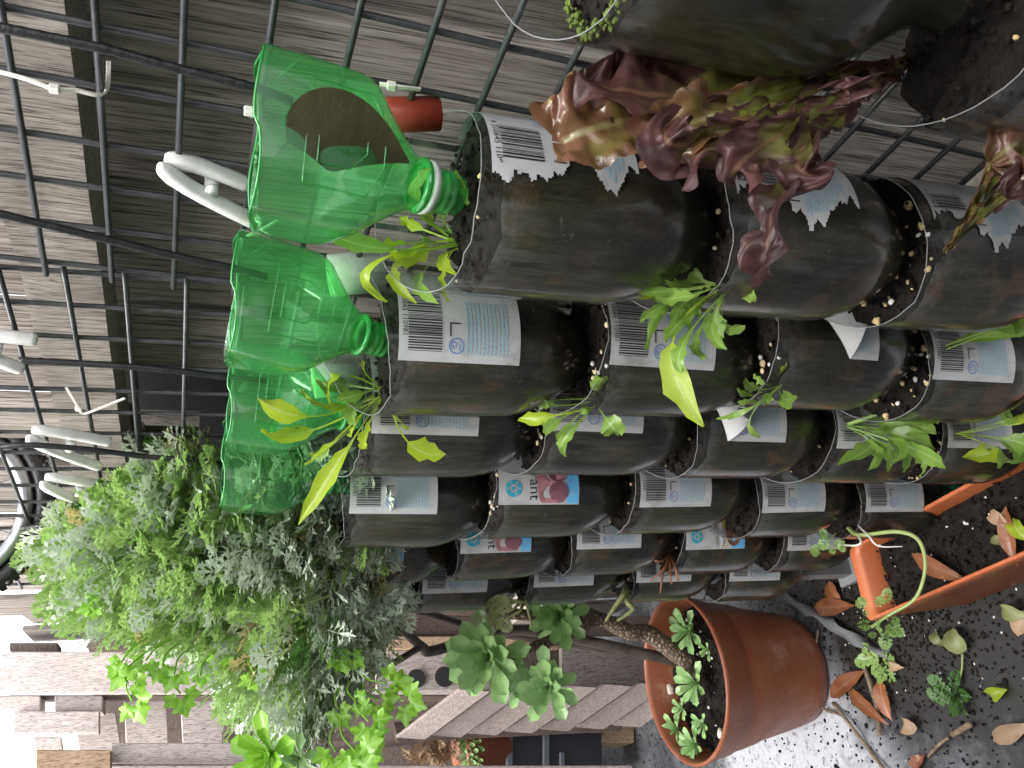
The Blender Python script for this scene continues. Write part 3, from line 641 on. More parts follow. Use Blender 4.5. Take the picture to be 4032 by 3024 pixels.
# ------------------------------------------------------------------ leaves
def blade(b, p0, pm, p1, w, shape='rocket', up=None, n=12, nu=6, cup=.25, pet=.4, ruff=0.0, rf=7, seed=0, tw=0.0, uvx=False):
    """a leaf swept along the quadratic curve p0-pm-p1; pet = share of its length that is bare stalk"""
    p0, pm, p1 = V(p0), V(pm), V(p1); up = V(up) if up else (CAM-pm).normalized()
    rg = random.Random(seed); rows = []; uv = []; phs = [rg.uniform(0, 6.3) for _ in range(6)]
    for i in range(n+1):
        t = i/n; c = p0*(1-t)**2+pm*(2*t*(1-t))+p1*t*t
        tan = ((pm-p0)*(1-t)+(p1-pm)*t)
        tan = tan.normalized() if tan.length > 1e-7 else V((0, 0, 1))
        sd_ = tan.cross(up)
        sd_ = sd_.normalized() if sd_.length > 1e-6 else tan.orthogonal().normalized()
        nr = sd_.cross(tan).normalized(); q = max(0, (t-pet)/(1-pet))
        if tw: sd_, nr = sd_*math.cos(tw*t)+nr*math.sin(tw*t), nr*math.cos(tw*t)-sd_*math.sin(tw*t)
        if shape == 'rocket': ww = w*(math.sin(math.pi*min(1, q**.85))**.7)*(1+.12*math.sin(q*15+phs[0]))
        elif shape == 'lance': ww = w*math.sin(math.pi*min(1, q**.8))**.9
        elif shape == 'spoon': ww = w*(.22+.78*sm(.1, .8, q))*math.sqrt(max(0, 1-max(0, (q-.82)/.18)**2))
        elif shape == 'round': ww = w*math.sqrt(max(0, 1-(2*q-1)**2))
        else: ww = w*(.12+.88*sm(.0, .75, q))*math.sqrt(max(0, 1-max(0, (q-.75)/.25)**2))
        ww = max(ww*.5, .0007); row = []
        for j in range(nu+1):
            u = j/nu*2-1; e = u*ww
            wob = .12*math.sin(q*21+phs[1]+(2 if u > 0 else 0))*abs(u) if shape == 'rocket' else 0
            z = cup*abs(u)**1.6*ww
            if ruff: z += ruff*abs(u)**1.5*(math.sin(q*rf*6.28+phs[2]+(1.7 if u > 0 else 0))+.6*math.sin(q*rf*11+phs[3]+u*2))*(q > 0)+ruff*.7*sm(.7, 1, q)*math.sin(u*rf+phs[4])
            if ruff > .003: z += .0045*mnoise.noise(c*170+V((u*3, seed, 0)))*(.3+abs(u)); wob += .16*mnoise.noise(c*300+V((u, seed, 9)))*abs(u)
            row.append(c+sd_*(e*(1+wob))+nr*z); uv.append((j/nu, q))
        rows.append(row)
    b.grid(rows, False, uv)
def dist_of(p): return (V(p)-CAM).length
def seedling(base, leaves, label, cat='seedling', group='rocket seedlings growing in the bottles', mats=(ROCKET, ROCKET_Y), ybias=.35, near=.06):
    """base: world point in the soil; leaves: (mid X, mid Y, tip X, tip Y, width px, stalk share) in photo pixels, given a depth from the plant's own reach"""
    o = empty('seedling', base, label, cat, group); d0 = dist_of(base); g = random.Random(int(base.x*1e4+base.y*1e5))
    for i, lf in enumerate(leaves):
        mx, my, tx, ty, w, pet = lf[:6]; shp = lf[6] if len(lf) > 6 else 'rocket'; dt = g.uniform(-near, near*.25); dm_ = g.uniform(-near*.6, near*.3)
        pm, pt_ = ad(mx, my, d0+dm_), ad(tx, ty, d0+dt)
        ctrl = pm*2-(V(base)+pt_)*.5
        b = B(); up = (CAM-pt_).normalized()+V((g.uniform(-.9, .9), g.uniform(-.6, .6), g.uniform(0, 1.2)))
        blade(b, V(base)+V((g.uniform(-.004, .004), g.uniform(-.004, .004), -.004)), ctrl, pt_, w*.9*d0/FPX, shp, up, 14, 6, g.uniform(.1, .5), pet, .0012, 3, i, g.uniform(-.7, .7))
        b.build('leaf', mats[1] if g.random() < ybias else mats[0], o)
    return o
def soil_at(c, i, X, Y):
    """the point of a planter's soil that shows at a photo pixel"""
    z = BOT[(c, i)].location.z-.016; p = az(X, Y, z); q = BOT[(c, i)].location; d = V((p.x-q.x, p.y-q.y, 0))
    if d.length > BR*.9: d *= BR*.9/d.length
    return V((q.x+d.x, q.y+d.y, z))
seedling(soil_at(1, 0, 1810, 950), [(1500, 975, 1285, 905, 95, .45), (1460, 1050, 1525, 1188, 45, .4), (1640, 985, 1545, 985, 130, .35), (1560, 1050, 1640, 1195, 62, .35), (1650, 1080, 1722, 1190, 70, .4), (1745, 1060, 1765, 1187, 38, .45), (1740, 1010, 1793, 1076, 62, .3), (1640, 830, 1690, 662, 75, .5), (1830, 770, 1793, 672, 48, .3), (1660, 900, 1575, 850, 55, .5), (1700, 880, 1690, 830, 55, .4, 'spoon'), (1740, 870, 1765, 820, 48, .4, 'spoon'), (1700, 960, 1660, 930, 50, .4), (1600, 960, 1480, 985, 60, .5)], 'yellow-green rocket seedlings under the green funnel with the brown leaf', ybias=.6)
seedling(soil_at(2, 0, 1490, 1590), [(1330, 1600, 1185, 1538, 45, .4), (1330, 1510, 1262, 1500, 95, .35), (1330, 1475, 1300, 1590, 75, .45), (1440, 1480, 1430, 1420, 20, .8), (1400, 1600, 1400, 1670, 80, .4), (1240, 1640, 1018, 1568, 90, .62), (1230, 1690, 1030, 1692, 75, .5), (1340, 1800, 1175, 2066, 85, .42, 'lance'), (1330, 1720, 1200, 1830, 45, .5), (1600, 1740, 1755, 1790, 110, .5), (1560, 1640, 1610, 1685, 70, .3), (1440, 1690, 1445, 1765, 55, .4), (1420, 1640, 1380, 1720, 70, .4), (1400, 1560, 1330, 1575, 70, .4), (1290, 1760, 1230, 1780, 55, .5)], 'bushy rocket seedlings with long leaves beneath the second green funnel', ybias=.55)
seedling(soil_at(2, 1, 2330, 1590), [(2200, 1630, 2042, 1650, 62, .6), (2180, 1600, 2112, 1562, 70, .6), (2200, 1650, 2150, 1716, 62, .5), (2230, 1690, 2228, 1796, 62, .4), (2250, 1690, 2200, 1760, 50, .4), (2390, 1660, 2438, 1712, 105, .4), (2350, 1540, 2372, 1485, 72, .45, 'round'), (2180, 1580, 2160, 1600, 40, .4), (2310, 1610, 2290, 1625, 36, .3)], 'small rocket seedling bending over a barcode label in the second planter down', ybias=.25)
seedling(soil_at(1, 1, 2850, 1130), [(2780, 1110, 2722, 1070, 85, .5, 'spoon'), (2640, 1150, 2500, 1145, 42, .4), (2600, 1160, 2455, 1163, 32, .4), (2720, 1130, 2620, 1105, 55, .5), (2700, 1170, 2573, 1170, 80, .4), (2660, 1180, 2520, 1262, 60, .55), (2620, 1200, 2545, 1374, 50, .5), (2880, 1110, 2935, 1110, 85, .25, 'spoon'), (2920, 1140, 2970, 1190, 70, .35), (2840, 1260, 2935, 1283, 75, .55), (2810, 1250, 2850, 1330, 110, .4), (2800, 1280, 2862, 1376, 50, .4), (2700, 1240, 2620, 1345, 75, .35), (2740, 1330, 2782, 1408, 45, .4), (2690, 1340, 2690, 1468, 60, .4), (2640, 1350, 2770, 1680, 118, .5), (2700, 1190, 2660, 1270, 70, .3), (2730, 1200, 2720, 1300, 60, .3), (2760, 1190, 2760, 1250, 50, .3)], 'dense rocket seedling clump with one very long leaf below the rusty bottle', ybias=.2)
seedling(soil_at(2, 2, 3080, 1560), [(3060, 1500, 3098, 1432, 45, .4), (3010, 1510, 2968, 1473, 38, .5), (2960, 1560, 2908, 1530, 30, .4), (2980, 1530, 2935, 1490, 50, .5), (2940, 1610, 2822, 1648, 26, .4), (2950, 1640, 2993, 1722, 32, .6), (3080, 1570, 3135, 1560, 75, .35), (3020, 1560, 3025, 1590, 48, .4), (2980, 1580, 2910, 1580, 45, .4)], 'sparse thin seedling beside the half-peeled label', ybias=.1)
seedling(soil_at(3, 3, 3560, 1610), [(3600, 1570, 3672, 1515, 66, .3, 'spoon'), (3570, 1600, 3625, 1585, 55, .3), (3620, 1610, 3726, 1592, 70, .35), (3600, 1650, 3694, 1668, 70, .35), (3550, 1670, 3686, 1705, 80, .3), (3560, 1720, 3680, 1770, 95, .35), (3580, 1760, 3722, 1842, 62, .4), (3430, 1740, 3297, 1830, 85, .45), (3440, 1760, 3415, 1850, 50, .4), (3480, 1760, 3496, 1857, 55, .4), (3520, 1740, 3512, 1828, 52, .4), (3540, 1760, 3560, 1860, 55, .45), (3470, 1690, 3432, 1702, 42, .4), (3590, 1780, 3620, 1876, 50, .45)], 'leafy rocket seedling spreading over the label above the orange trough', ybias=.2)
seedling(soil_at(3, 4, 3990, 1690), [(3960, 1650, 3930, 1632, 62, .4), (3900, 1770, 3790, 1800, 75, .5), (3940, 1780, 3925, 1838, 70, .4), (3980, 1760, 3982, 1828, 55, .4), (4010, 1740, 4050, 1800, 95, .35), (4000, 1650, 4045, 1560, 60, .4)], 'rocket seedling with broad leaves in the planter full of granules', ybias=.2)
seedling(soil_at(2, 3, 4010, 1290), [(3990, 1280, 3915, 1300, 95, .1, 'round'), (4030, 1270, 4070, 1300, 90, .2), (4040, 1240, 4060, 1190, 70, .3)], 'single pale green leaf clump at the lowest nearest planters', ybias=.1)
# dark leaf standing inside the first green bottle
b = B(); blade(b, ad(1085, 622, .437), ad(1230, 385, .438), ad(1610, 640, .462), .040, 'lance', CAM-ax(1300, 470, .315), 20, 8, .12, .16); 
o = b.build('leaf_litter', BROWNLEAF); tag(o, 'brown-green leaf with stalk lying inside the green bottle funnel', 'leaf')

# ------------------------------------------------------------------ lettuce
def lettuce(base, leaves, label, dl=.43):
    o = empty('lettuce', base, label, 'lettuce', 'red lettuces growing in the bottles'); d0 = dist_of(base)
    for i, (bx, by, mx, my, tx, ty, w, dd, g_) in enumerate(leaves):
        b = B(); d = dl+dd; p0 = V(base); pm, pt_ = ad(mx, my, d+.012), ad(tx, ty, d-.008)
        blade(b, p0, pm*2-(p0+pt_)*.5, pt_, w*dl/FPX, 'broad', (CAM-pm).normalized()+V((rnd.uniform(-.5, .5), rnd.uniform(-.5, .5), rnd.uniform(-.2, .5))), 64, 24, .3, .06, .0052, 3.6, i, rnd.uniform(-.4, .4))
        lo = b.build('leaf', LETTG if g_ else LETT, o)
    return o
lb = soil_at(0, 1, 3330, 350)
lettuce(lb, [(3270, 380, 2800, 370, 2300, 300, 310, .0, 0), (3270, 390, 2900, 420, 2560, 600, 230, -.012, 1), (3270, 400, 2650, 430, 2190, 560, 330, .006, 1), (3270, 400, 2950, 480, 2720, 700, 220, -.02, 0), (3280, 410, 3080, 520, 2900, 690, 190, -.03, 0),
 (3270, 420, 3160, 640, 3010, 1105, 150, -.03, 0), (3280, 420, 3180, 560, 3260, 690, 150, -.02, 0), (3290, 400, 3350, 350, 3400, 330, 90, -.02, 0), (3270, 390, 2750, 330, 2350, 430, 330, .015, 0), (3270, 380, 2550, 420, 2160, 390, 260, .02, 1), (3280, 400, 2850, 540, 2640, 480, 200, -.025, 0)], 'red frilled lettuce drooping from the column farthest from the pot')
lettuce(soil_at(1, 2, 3990, 740)+V((-.02, 0, .0)), [(4090, 640, 3990, 620, 3900, 640, 190, -.02, 1), (4090, 560, 3990, 520, 3970, 450, 150, -.02, 1), (4090, 680, 4000, 720, 3960, 780, 130, -.02, 0)], 'small frilled lettuce in the lowest planter of its column', .56)

# ------------------------------------------------------------------ round terracotta pot
PC = V((.206, 1.352, 0))
pot = empty('terracotta_pot', PC, 'large round terracotta pot with succulents standing on the wet ground', 'pot')
def lathe(prof, c, n=64):
    b = B(); b.grid([[c+V((r*math.cos(k*2*math.pi/n), r*math.sin(k*2*math.pi/n), z)) for k in range(n)] for r, z in prof], True); return b
PRZ = .238
lathe([(.0, .004), (.085, .002), (.092, .006), (.098, .03), (.120, .15), (.1275, .178), (.1285, .184), (.131, .186), (.1375, .224), (.1405, .230), (.1415, .235), (.139, PRZ), (.1355, PRZ-.001), (.1335, .23), (.124, .16), (.118, .13)], PC).build('pot_wall', TERRA, pot)
def soil_disc(c, r, z, name, parent, amp=.008, seed=0):
    b = B(); n = 48; rows = [[c+V((r*t*math.cos(k*2*math.pi/n), r*t*math.sin(k*2*math.pi/n), z+amp*mnoise.noise(V((math.cos(k*.131)*t*4+seed, math.sin(k*.131)*t*4, seed)))+amp*.6*mnoise.noise(V((math.cos(k*.131)*t*14+seed, math.sin(k*.131)*t*14, seed))))) for k in range(n)] for t in (.02, .15, .3, .45, .6, .75, .9, 1)]
    b.grid(rows, True); b.f.append(list(range(n))); b.mi.append(0); return b.build(name, SOIL, parent)
soil_disc(PC, .126, .182, 'potting_mix', pot)
rg = random.Random(5)
b = B()
for i in range(420):
    a, q = rg.uniform(0, 6.28), .122*math.sqrt(rg.random()); b.cur = 0 if rg.random() < .96 else 1
    lump(b, PC+V((q*math.cos(a), q*math.sin(a), .184+rg.uniform(0, .004))), rg.uniform(.001, .0035), rg)
tag(b.build('soil_crumbs', [SOIL, PERLW], pot, False), kind='stuff')
for X, Y, r in ((2632, 2720, .017), (2636, 2790, .0125), (2838, 2890, .008)):
    b = B(); bm = bmesh.new(); bmesh.ops.create_icosphere(bm, subdivisions=2, radius=1); p = az(X, Y, .192); g = rg.uniform(0, 9)
    vv = [p+V((q.co.x*r*1.25, q.co.y*r*.85, q.co.z*r*.7))*(1)+q.co*(r*.25*mnoise.noise(q.co*1.6+V((g, 0, 0)))) for q in bm.verts]; bm.verts.index_update()
    b.add(vv, [[q.index for q in f_.verts] for f_ in bm.faces]); bm.free()
    tag(b.build('pebble', STONE), {2632: 'biggest cream pebble lying on the soil of the terracotta pot', 2636: 'smaller cream pebble beside the biggest one in the terracotta pot', 2838: 'tiny pebble at the open rim inside the terracotta pot'}[X], 'pebble')

# succulents in the pot
def rosette(parent, c, axis, r, nl, seed, name='rosette', mat=AEON, wr=.34):
    g = random.Random(seed); axis = V(axis).normalized(); a = axis.orthogonal().normalized(); bb = axis.cross(a)
    core = B(); core.tube([c-axis*.01, c+axis*.004], [r*.08, r*.02], 8); ro = core.build(name, mat, parent)
    for i in range(nl):
        t = i/nl; ang = i*2.39996+g.uniform(-.15, .15); tilt = lerp(1.25, .15, t)+g.uniform(-.1, .1); ln = r*lerp(.35, 1, sm(0, .55, 1-t*.9))*g.uniform(.85, 1.1)
        d = (a*math.cos(ang)+bb*math.sin(ang)); dirn = d*math.sin(tilt)+axis*math.cos(tilt); nrm = axis*math.sin(tilt)-d*math.cos(tilt)
        p1 = c+dirn*ln-axis*(ln*.12*tilt); pm = c+dirn*ln*.55+nrm*ln*.05
        b = B(); blade(b, c, pm, p1, ln*wr, 'spoon', nrm, 7, 4, .35, .02, 0, 1, i); b.build('leaf', mat, ro)
    return ro
aeo = empty('aeonium', V((PC.x-.01, PC.y+.0, .18)), 'tree-like green succulent with rough branching trunk in the terracotta pot', 'succulent')
def pD(X, Y, y): return ay(X, Y, y)
t0 = V((.212, 1.375, .178)); j1 = pD(2480, 2490, 1.37); j2 = pD(2360, 2440, 1.37)
b = B(); b.tube(spline([t0, pD(2560, 2500, 1.375), j1, j2, pD(2250, 2480, 1.36), pD(2200, 2470, 1.36)], 6), [.016]*8+[.0145]*8+[.013]*8+[.011]*7, 12); b.build('trunk', TRUNK, aeo)
b = B(); b.tube(spline([j2, pD(2290, 2415, 1.36), pD(2150, 2420, 1.35), pD(2050, 2420, 1.34), pD(1890, 2400, 1.34)], 6), [.013]*12+[.010]*13, 10); b.build('branch', TRUNK, aeo)
b = B(); b.tube(spline([pD(2250, 2480, 1.36), pD(2150, 2530, 1.33), pD(2060, 2560, 1.31), pD(1960, 2570, 1.30)], 6), [.010]*10+[.007]*9, 10); b.build('branch', TRUNK, aeo)
b = B(); b.tube(spline([pD(2150, 2530, 1.33), pD(2140, 2620, 1.30), pD(2130, 2680, 1.28)], 6), .007, 8); b.build('branch', TRUNK, aeo)
tocam = lambda p: (CAM-p).normalized()
for X, Y, y, r, nl, dz, s_ in ((1930, 2580, 1.30, .082, 30, .5, 1), (2160, 2700, 1.27, .062, 24, .3, 2), (2205, 2430, 1.33, .062, 24, .3, 3), (2060, 2680, 1.30, .045, 16, .3, 4)):
    c = pD(X, Y, y); rosette(aeo, c, tocam(c)+V((rnd.uniform(-.3, .1), -.1, dz)), r, nl, s_)
small = empty('succulent', V((PC.x, PC.y-.06, .185)), 'cluster of small green rosettes on the soil of the terracotta pot', 'succulent')
for X, Y, r, nl, s_ in ((2716, 2485, .045, 20, 11), (2745, 2690, .045, 17, 12), (2690, 2790, .026, 12, 13), (2670, 2870, .036, 18, 14), (2740, 2930, .034, 18, 15), (2770, 2850, .026, 14, 16), (2790, 2560, .020, 10, 17), (2600, 2530, .03, 9, 18)):
    c = az(X, Y, .205); rosette(small, c, V((-.05, -.35, 1)), r, nl, s_)

# ------------------------------------------------------------------ orange trough
TZ = .150
c4 = [az(3335, 2162, TZ), az(3413, 2452, TZ), V((0, 0, 0)), V((0, 0, 0))]
du = V((c4[1].x-c4[0].x, c4[1].y-c4[0].y, 0)); lv = V((.02, -1, 0)).normalized()*.44
c4[2] = c4[1]+lv; c4[3] = c4[0]+lv; ctr = sum(c4, V())/4
tr = empty('planter_trough', V((ctr.x, ctr.y, 0)), 'rectangular orange plastic trough of dark soil under the bottle columns', 'trough')
def ringq(z, inset): return [V((p.x, p.y, z))+(V((ctr.x, ctr.y, 0))-V((p.x, p.y, 0))).normalized()*inset*1.3 for p in c4]
def rq(z, inset, n=4):
    q = ringq(z, inset); out = []
    for i in range(4):
        p, a, bb = q[i], q[i-1], q[(i+1) % 4]; r = .012
        e0 = p+(a-p).normalized()*r; e1 = p+(bb-p).normalized()*r
        out += [e0.lerp(p, t).lerp(p.lerp(e1, t), t) for t in [k/n for k in range(n+1)]]
    return out
b = B(); b.grid([rq(.003, .03), rq(.006, .024), rq(TZ-.03, .008), rq(TZ-.028, .002), rq(TZ-.003, 0), rq(TZ, .002), rq(TZ+.001, .004), rq(TZ+.001, .015), rq(TZ-.004, .0175), rq(TZ-.03, .0195), rq(.06, .024)], True); b.f.append(list(range(20))[::-1]); b.mi.append(0)
b.build('trough_wall', TROUGH, tr)
b = B(); nx, ny = 14, 44; q = ringq(TZ-.034, .016); rows = [[q[0].lerp(q[3], i/ny).lerp(q[1].lerp(q[2], i/ny), j/nx)+V((0, 0, .008*mnoise.noise(V((i*.35, j*.35, 0)))+.003*mnoise.noise(V((i*1.1, j*1.1, 5))))) for j in range(nx+1)] for i in range(ny+1)]
b.grid(rows); b.build('potting_mix', SOIL, tr)
b = B()
for i in range(520):
    u, w = rg.random(), rg.random(); b.cur = 0 if rg.random() < .95 else 1
    p = q[0].lerp(q[3], u).lerp(q[1].lerp(q[2], u), w); lump(b, p+V((0, 0, .002+rg.uniform(0, .005))), rg.uniform(.001, .0035 if b.cur == 0 else .002), rg)
tag(b.build('soil_crumbs', [SOIL, PERLW], tr, False), kind='stuff')

# ------------------------------------------------------------------ feathery bush rooted in the terracotta pot
BUSH_POLY = [(285, 2190), (330, 2080), (520, 1990), (690, 1860), (850, 1800), (1000, 1850), (1150, 1790), (1330, 1790), (1480, 1870), (1560, 2060), (1545, 2250), (1520, 2420), (1500, 2560), (1380, 2700), (1290, 2800), (1230, 2960), (1090, 2900), (980, 2730), (870, 2620), (760, 2560), (600, 2480), (450, 2490), (350, 2400)]
def inpoly(x, y, P):
    r_ = False; j = len(P)-1
    for i in range(len(P)):
        if (P[i][1] > y) != (P[j][1] > y) and x < (P[j][0]-P[i][0])*(y-P[i][1])/(P[j][1]-P[i][1])+P[i][0]: r_ = not r_
        j = i
    return r_
bush = empty('feathery_bush', V((PC.x+.03, PC.y+.05, .185)), 'bright green and silvery feathery-leaved bush overhanging the top bottles', 'bush')
def feather(b, p, d, up, L, g, fat=1.0):
    """one finely divided leaf: a rachis with forked lobes"""
    d = d.normalized(); s_ = d.cross(up)
    s_ = s_.normalized() if s_.length > 1e-4 else d.orthogonal().normalized()
    nrm = s_.cross(d); cur = g.uniform(-.5, .3)
    def P_(t): return p+d*(L*t)+nrm*(cur*L*t*t)
    def quad(a, c, w, u_):
        m_ = a.lerp(c, .55); b.add([a, m_+u_*w, c, m_-u_*w], [[0, 1, 2, 3]])
    quad(P_(0), P_(.55), L*.018, s_); quad(P_(.5), P_(1), L*.05*fat, s_)
    for t, l in ((.22, .26), (.38, .36), (.54, .36), (.69, .28), (.83, .18)):
        for e in (-1, 1):
            a = P_(t); dirn = (d*.62+s_*e*.8+nrm*g.uniform(-.3, .3)).normalized(); c = a+dirn*(L*l)
            u_ = dirn.cross(nrm).normalized(); quad(a, c, L*.036*fat, u_)
            if l > .2:
                a2 = a.lerp(c, .5)
                for e2 in (-1, 1):
                    dd = (dirn+u_*e2*.75).normalized(); quad(a2, a2+dd*(L*l*.5), L*.03*fat, dd.cross(nrm).normalized())
g = random.Random(21); bs = {k: B() for k in ('s', 'g', 'd', 'y')}; st = B(); n_sp = 0
bc = ad(1000, 2250, 1.12)
while n_sp < 760:
    X, Y = g.uniform(270, 1580), g.uniform(1780, 2970)
    if not inpoly(X, Y, BUSH_POLY): continue
    n_sp += 1; depth = g.random()
    edge_in = min(1, min(math.hypot(X-a, Y-c) for a, c in BUSH_POLY)/260)
    d_ = lerp(.93, 1.2, sm(1800, 2450, Y))+(depth-.62)*.40*(.35+.65*edge_in)*lerp(.35, 1, sm(1800, 2400, Y)); tip = ad(X, Y, d_)
    root = bc.lerp(tip, .35)+V((g.uniform(-.02, .02), g.uniform(-.02, .02), -.07)); dirv = (tip-root)
    dirv = (dirv.normalized()+V((g.uniform(-.5, .5), g.uniform(-.5, .5), g.uniform(-.1, .7)))*.7).normalized()
    sl = g.uniform(.05, .085); s0 = tip-dirv*sl*.6
    silver = sm(700, 1150, X+g.uniform(-350, 350)+(2150-Y)*.35); 
    st.tube([s0, s0+dirv*sl*.6, s0+dirv*sl], [.0016, .0012, .0006], 4, False)
    if depth > .88: key = 'd'  # rearmost sprays in darker green, shade put into the leaf colour
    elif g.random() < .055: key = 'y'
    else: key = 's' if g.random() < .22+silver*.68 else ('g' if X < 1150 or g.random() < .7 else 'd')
    for k in range(g.choice((8, 9, 10))):
        t = k/9; ang = k*2.4+g.uniform(-.3, .3); a = dirv.orthogonal().normalized(); bb = dirv.cross(a)
        out = a*math.cos(ang)+bb*math.sin(ang); dl = (dirv*(.55+.6*t)+out*(1-.55*t)).normalized()
        feather(bs[key], s0+dirv*sl*t, dl, V((g.uniform(-.4, .4), g.uniform(-.4, .4), 1)), g.uniform(.032, .050), g, 1.35 if key in 'gd' else 1.15)
for k, mt_, nm in (('s', SILV, 'silver_foliage'), ('g', BUSHG, 'green_foliage'), ('d', DEEPG, 'shade_toned_foliage'), ('y', BUSHY, 'dry_foliage')): tag(bs[k].build(nm, mt_, bush, False), kind='stuff')
tag(st.build('twigs', STEM, bush), kind='stuff')
root = V((PC.x+.03, PC.y+.05, .18))
for pts, rr in (([root, ay(2050, 2480, 1.40), ay(1720, 2560, 1.34), ay(1660, 2545, 1.32), ay(1530, 2440, 1.26), ay(1250, 2330, 1.18), ay(900, 2300, 1.14)], .0105), ([root+V((.01, .01, 0)), ay(2000, 2500, 1.42), ay(1700, 2420, 1.36), ay(1400, 2330, 1.22), ay(1050, 2150, 1.10), ay(750, 2100, 1.08)], .008), ([ay(1660, 2545, 1.32), ay(1480, 2640, 1.25), ay(1250, 2650, 1.18), ay(1000, 2560, 1.14)], .0055), ([ay(1250, 2330, 1.18), ay(1000, 2450, 1.14), ay(700, 2350, 1.12), ay(450, 2250, 1.11)], .005)):
    b = B(); P_ = spline(pts, 6); b.tube(P_, [lerp(rr, rr*.45, i/len(P_)) for i in range(len(P_))], 9); b.build('stem', DSTEM, bush)

# ------------------------------------------------------------------ flat-leaved parsley
def parsley(base, items, label):
    """items: (X, Y, size px, distance): each one leaf of three lobed blades on its own stalk"""
    o = empty('parsley_plant', base, label, 'herb', 'flat-leaved herbs beside the bush')
    for i, (X, Y, sz, d_, rx, ry) in enumerate(items):
        c = ad(X, Y, d_); r0_ = ad(rx, ry, d_+.03); b = B(); s_ = sz*d_/FPX
        b.tube(spline([r0_, r0_.lerp(c, .5)+V((0, 0, .006)), c], 4), .0011, 5, False)
        f_ = (c-r0_).normalized(); n_ = ((CAM-c).normalized()+V((g.uniform(-.5, .5), g.uniform(-.4, .4), g.uniform(-.1, .9)))).normalized(); sd_ = f_.cross(n_).normalized(); f_ = n_.cross(sd_)
        for ang in (-1.15, 0, 1.15):
            dr = f_*math.cos(ang)+sd_*math.sin(ang); L = s_*(.62 if ang else .78)*g.uniform(.85, 1.1); p0 = c+dr*s_*.06
            pts = []
            for k in range(49):     # lobed blade outline
                a = lerp(-math.pi, math.pi, k/48); rr = (.5+.34*math.cos(a*.5)**2)*(1+.22*math.cos(a*5)+.10*math.cos(a*11))
                e = dr.cross(n_); pts.append(p0+dr*(L*(.42+rr*math.cos(a)*.62))+e*(L*rr*math.sin(a)*.62)+n_*(L*.10*math.sin(a*3+i)))
            nv = len(pts); b.add([p0+dr*(L*.42)+n_*L*.04]+pts, [[0, k+1, k+2] for k in range(nv-1)], [(.5, .5)]+[(.5+.5*math.sin(lerp(-math.pi, math.pi, k/48)), k/48) for k in range(49)])
        b.build('leaf', PARS, o, True)
    return o
parsley(ad(900, 2450, 1.1), [(500, 2630, 100, 1.02, 700, 2500), (520, 2760, 110, 1.02, 520, 2640), (505, 2690, 95, 1.02, 520, 2640), (640, 2620, 85, 1.02, 720, 2520), (690, 2640, 95, 1.02, 760, 2540), (710, 2730, 110, 1.02, 690, 2640), (480, 2605, 75, 1.03, 600, 2500), (575, 2600, 75, 1.03, 700, 2500), (790, 2660, 60, 1.03, 850, 2560), (530, 2060, 75, 1.05, 640, 2150), (590, 2080, 60, 1.05, 660, 2160), (620, 2150, 60, 1.05, 680, 2220), (570, 2120, 60, 1.05, 660, 2200), (380, 2380, 80, 1.03, 560, 2380), (1000, 2650, 90, 1.0, 1000, 2550), (340, 2170, 90, 1.06, 480, 2200), (870, 2590, 80, 1.02, 900, 2500)], 'bright flat-leaved herb sprigs poking out of the feathery bush')
parsley(ad(1420, 2700, 1.05), [(1520, 2690, 115, .98, 1430, 2660), (1590, 2760, 115, .98, 1470, 2710), (1490, 2760, 105, .98, 1430, 2690), (1400, 2760, 100, .99, 1380, 2680), (1450, 2840, 125, .97, 1400, 2720), (1330, 2790, 90, 1.0, 1350, 2690), (1400, 2960, 150, .96, 1340, 2830), (1320, 2960, 120, .97, 1320, 2850), (1430, 2920, 120, .97, 1370, 2820), (1330, 2580, 90, 1.0, 1280, 2500), (1380, 2590, 80, 1.0, 1300, 2500)], 'lobed flat-leaved herb below the feathery bush in front of the pallets')
lime = empty('succulent_sprig', ad(1080, 2960, 1.0), 'lime-green fleshy rosette at the outer tip of the bush', 'succulent')
c = ad(1075, 2965, 1.0); rosette(lime, c, tocam(c)+V((-.2, 0, .8)), .045, 18, 33, mat=PARS, wr=.42); c = ad(1180, 2985, 1.02); rosette(lime, c, tocam(c)+V((0, 0, .5)), .035, 16, 34, mat=AEON)

# ------------------------------------------------------------------ pallets and timber at the end of the yard
def bpx(X0, X1, Y0, Y1, y, th, parent, mat, name='board', sk=0):
    return slab([ay(X0, Y0, y), ay(X0+sk, Y1, y), ay(X1+sk, Y1, y), ay(X1, Y0, y)], (0, th, 0), name, mat, parent, .002)
pal = empty('timber_pallet', ay(1300, 2700, 1.95)*1, 'grey timber pallet standing upright beyond the feathery bush', 'pallet', 'pallets at the end of the yard')
pal.location.z = 0
bpx(-60, 2425, 2566, 2730, 1.93, .018, pal, W_PLT); bpx(-20, 160, 2738, 2798, 1.955, .06, pal, W_PLT, 'block'); bpx(215, 405, 2738, 2800, 1.955, .06, pal, W_PLT, 'block')
bpx(50, 392, 2800, 2888, 1.94, .018, pal, W_PLT); bpx(486, 655, 2738, 2985, 2.03, .018, pal, W_PLT, sk=12); bpx(708, 868, 2735, 2960, 2.03, .018, pal, W_PLT, sk=12); bpx(285, 455, 2802, 2985, 2.03, .018, pal, W_PLT, sk=30)
bpx(905, 1030, 2735, 2985, 2.03, .018, pal, W_PLT, sk=12); bpx(30, 2380, 2736, 2742, 1.97, .07, pal, W_DARK, 'stringer'); bpx(130, 240, 2900, 2985, 2.05, .018, pal, W_PLT, sk=12)
bpx(36, 230, 2530, 2564, 1.95, .05, pal, W_DARK, 'stringer')
p2 = empty('timber_pallet', V((.1, 1.85, 0)), 'tan and grey pallet boards leaning at the open end of the yard', 'pallet', 'pallets at the end of the yard')
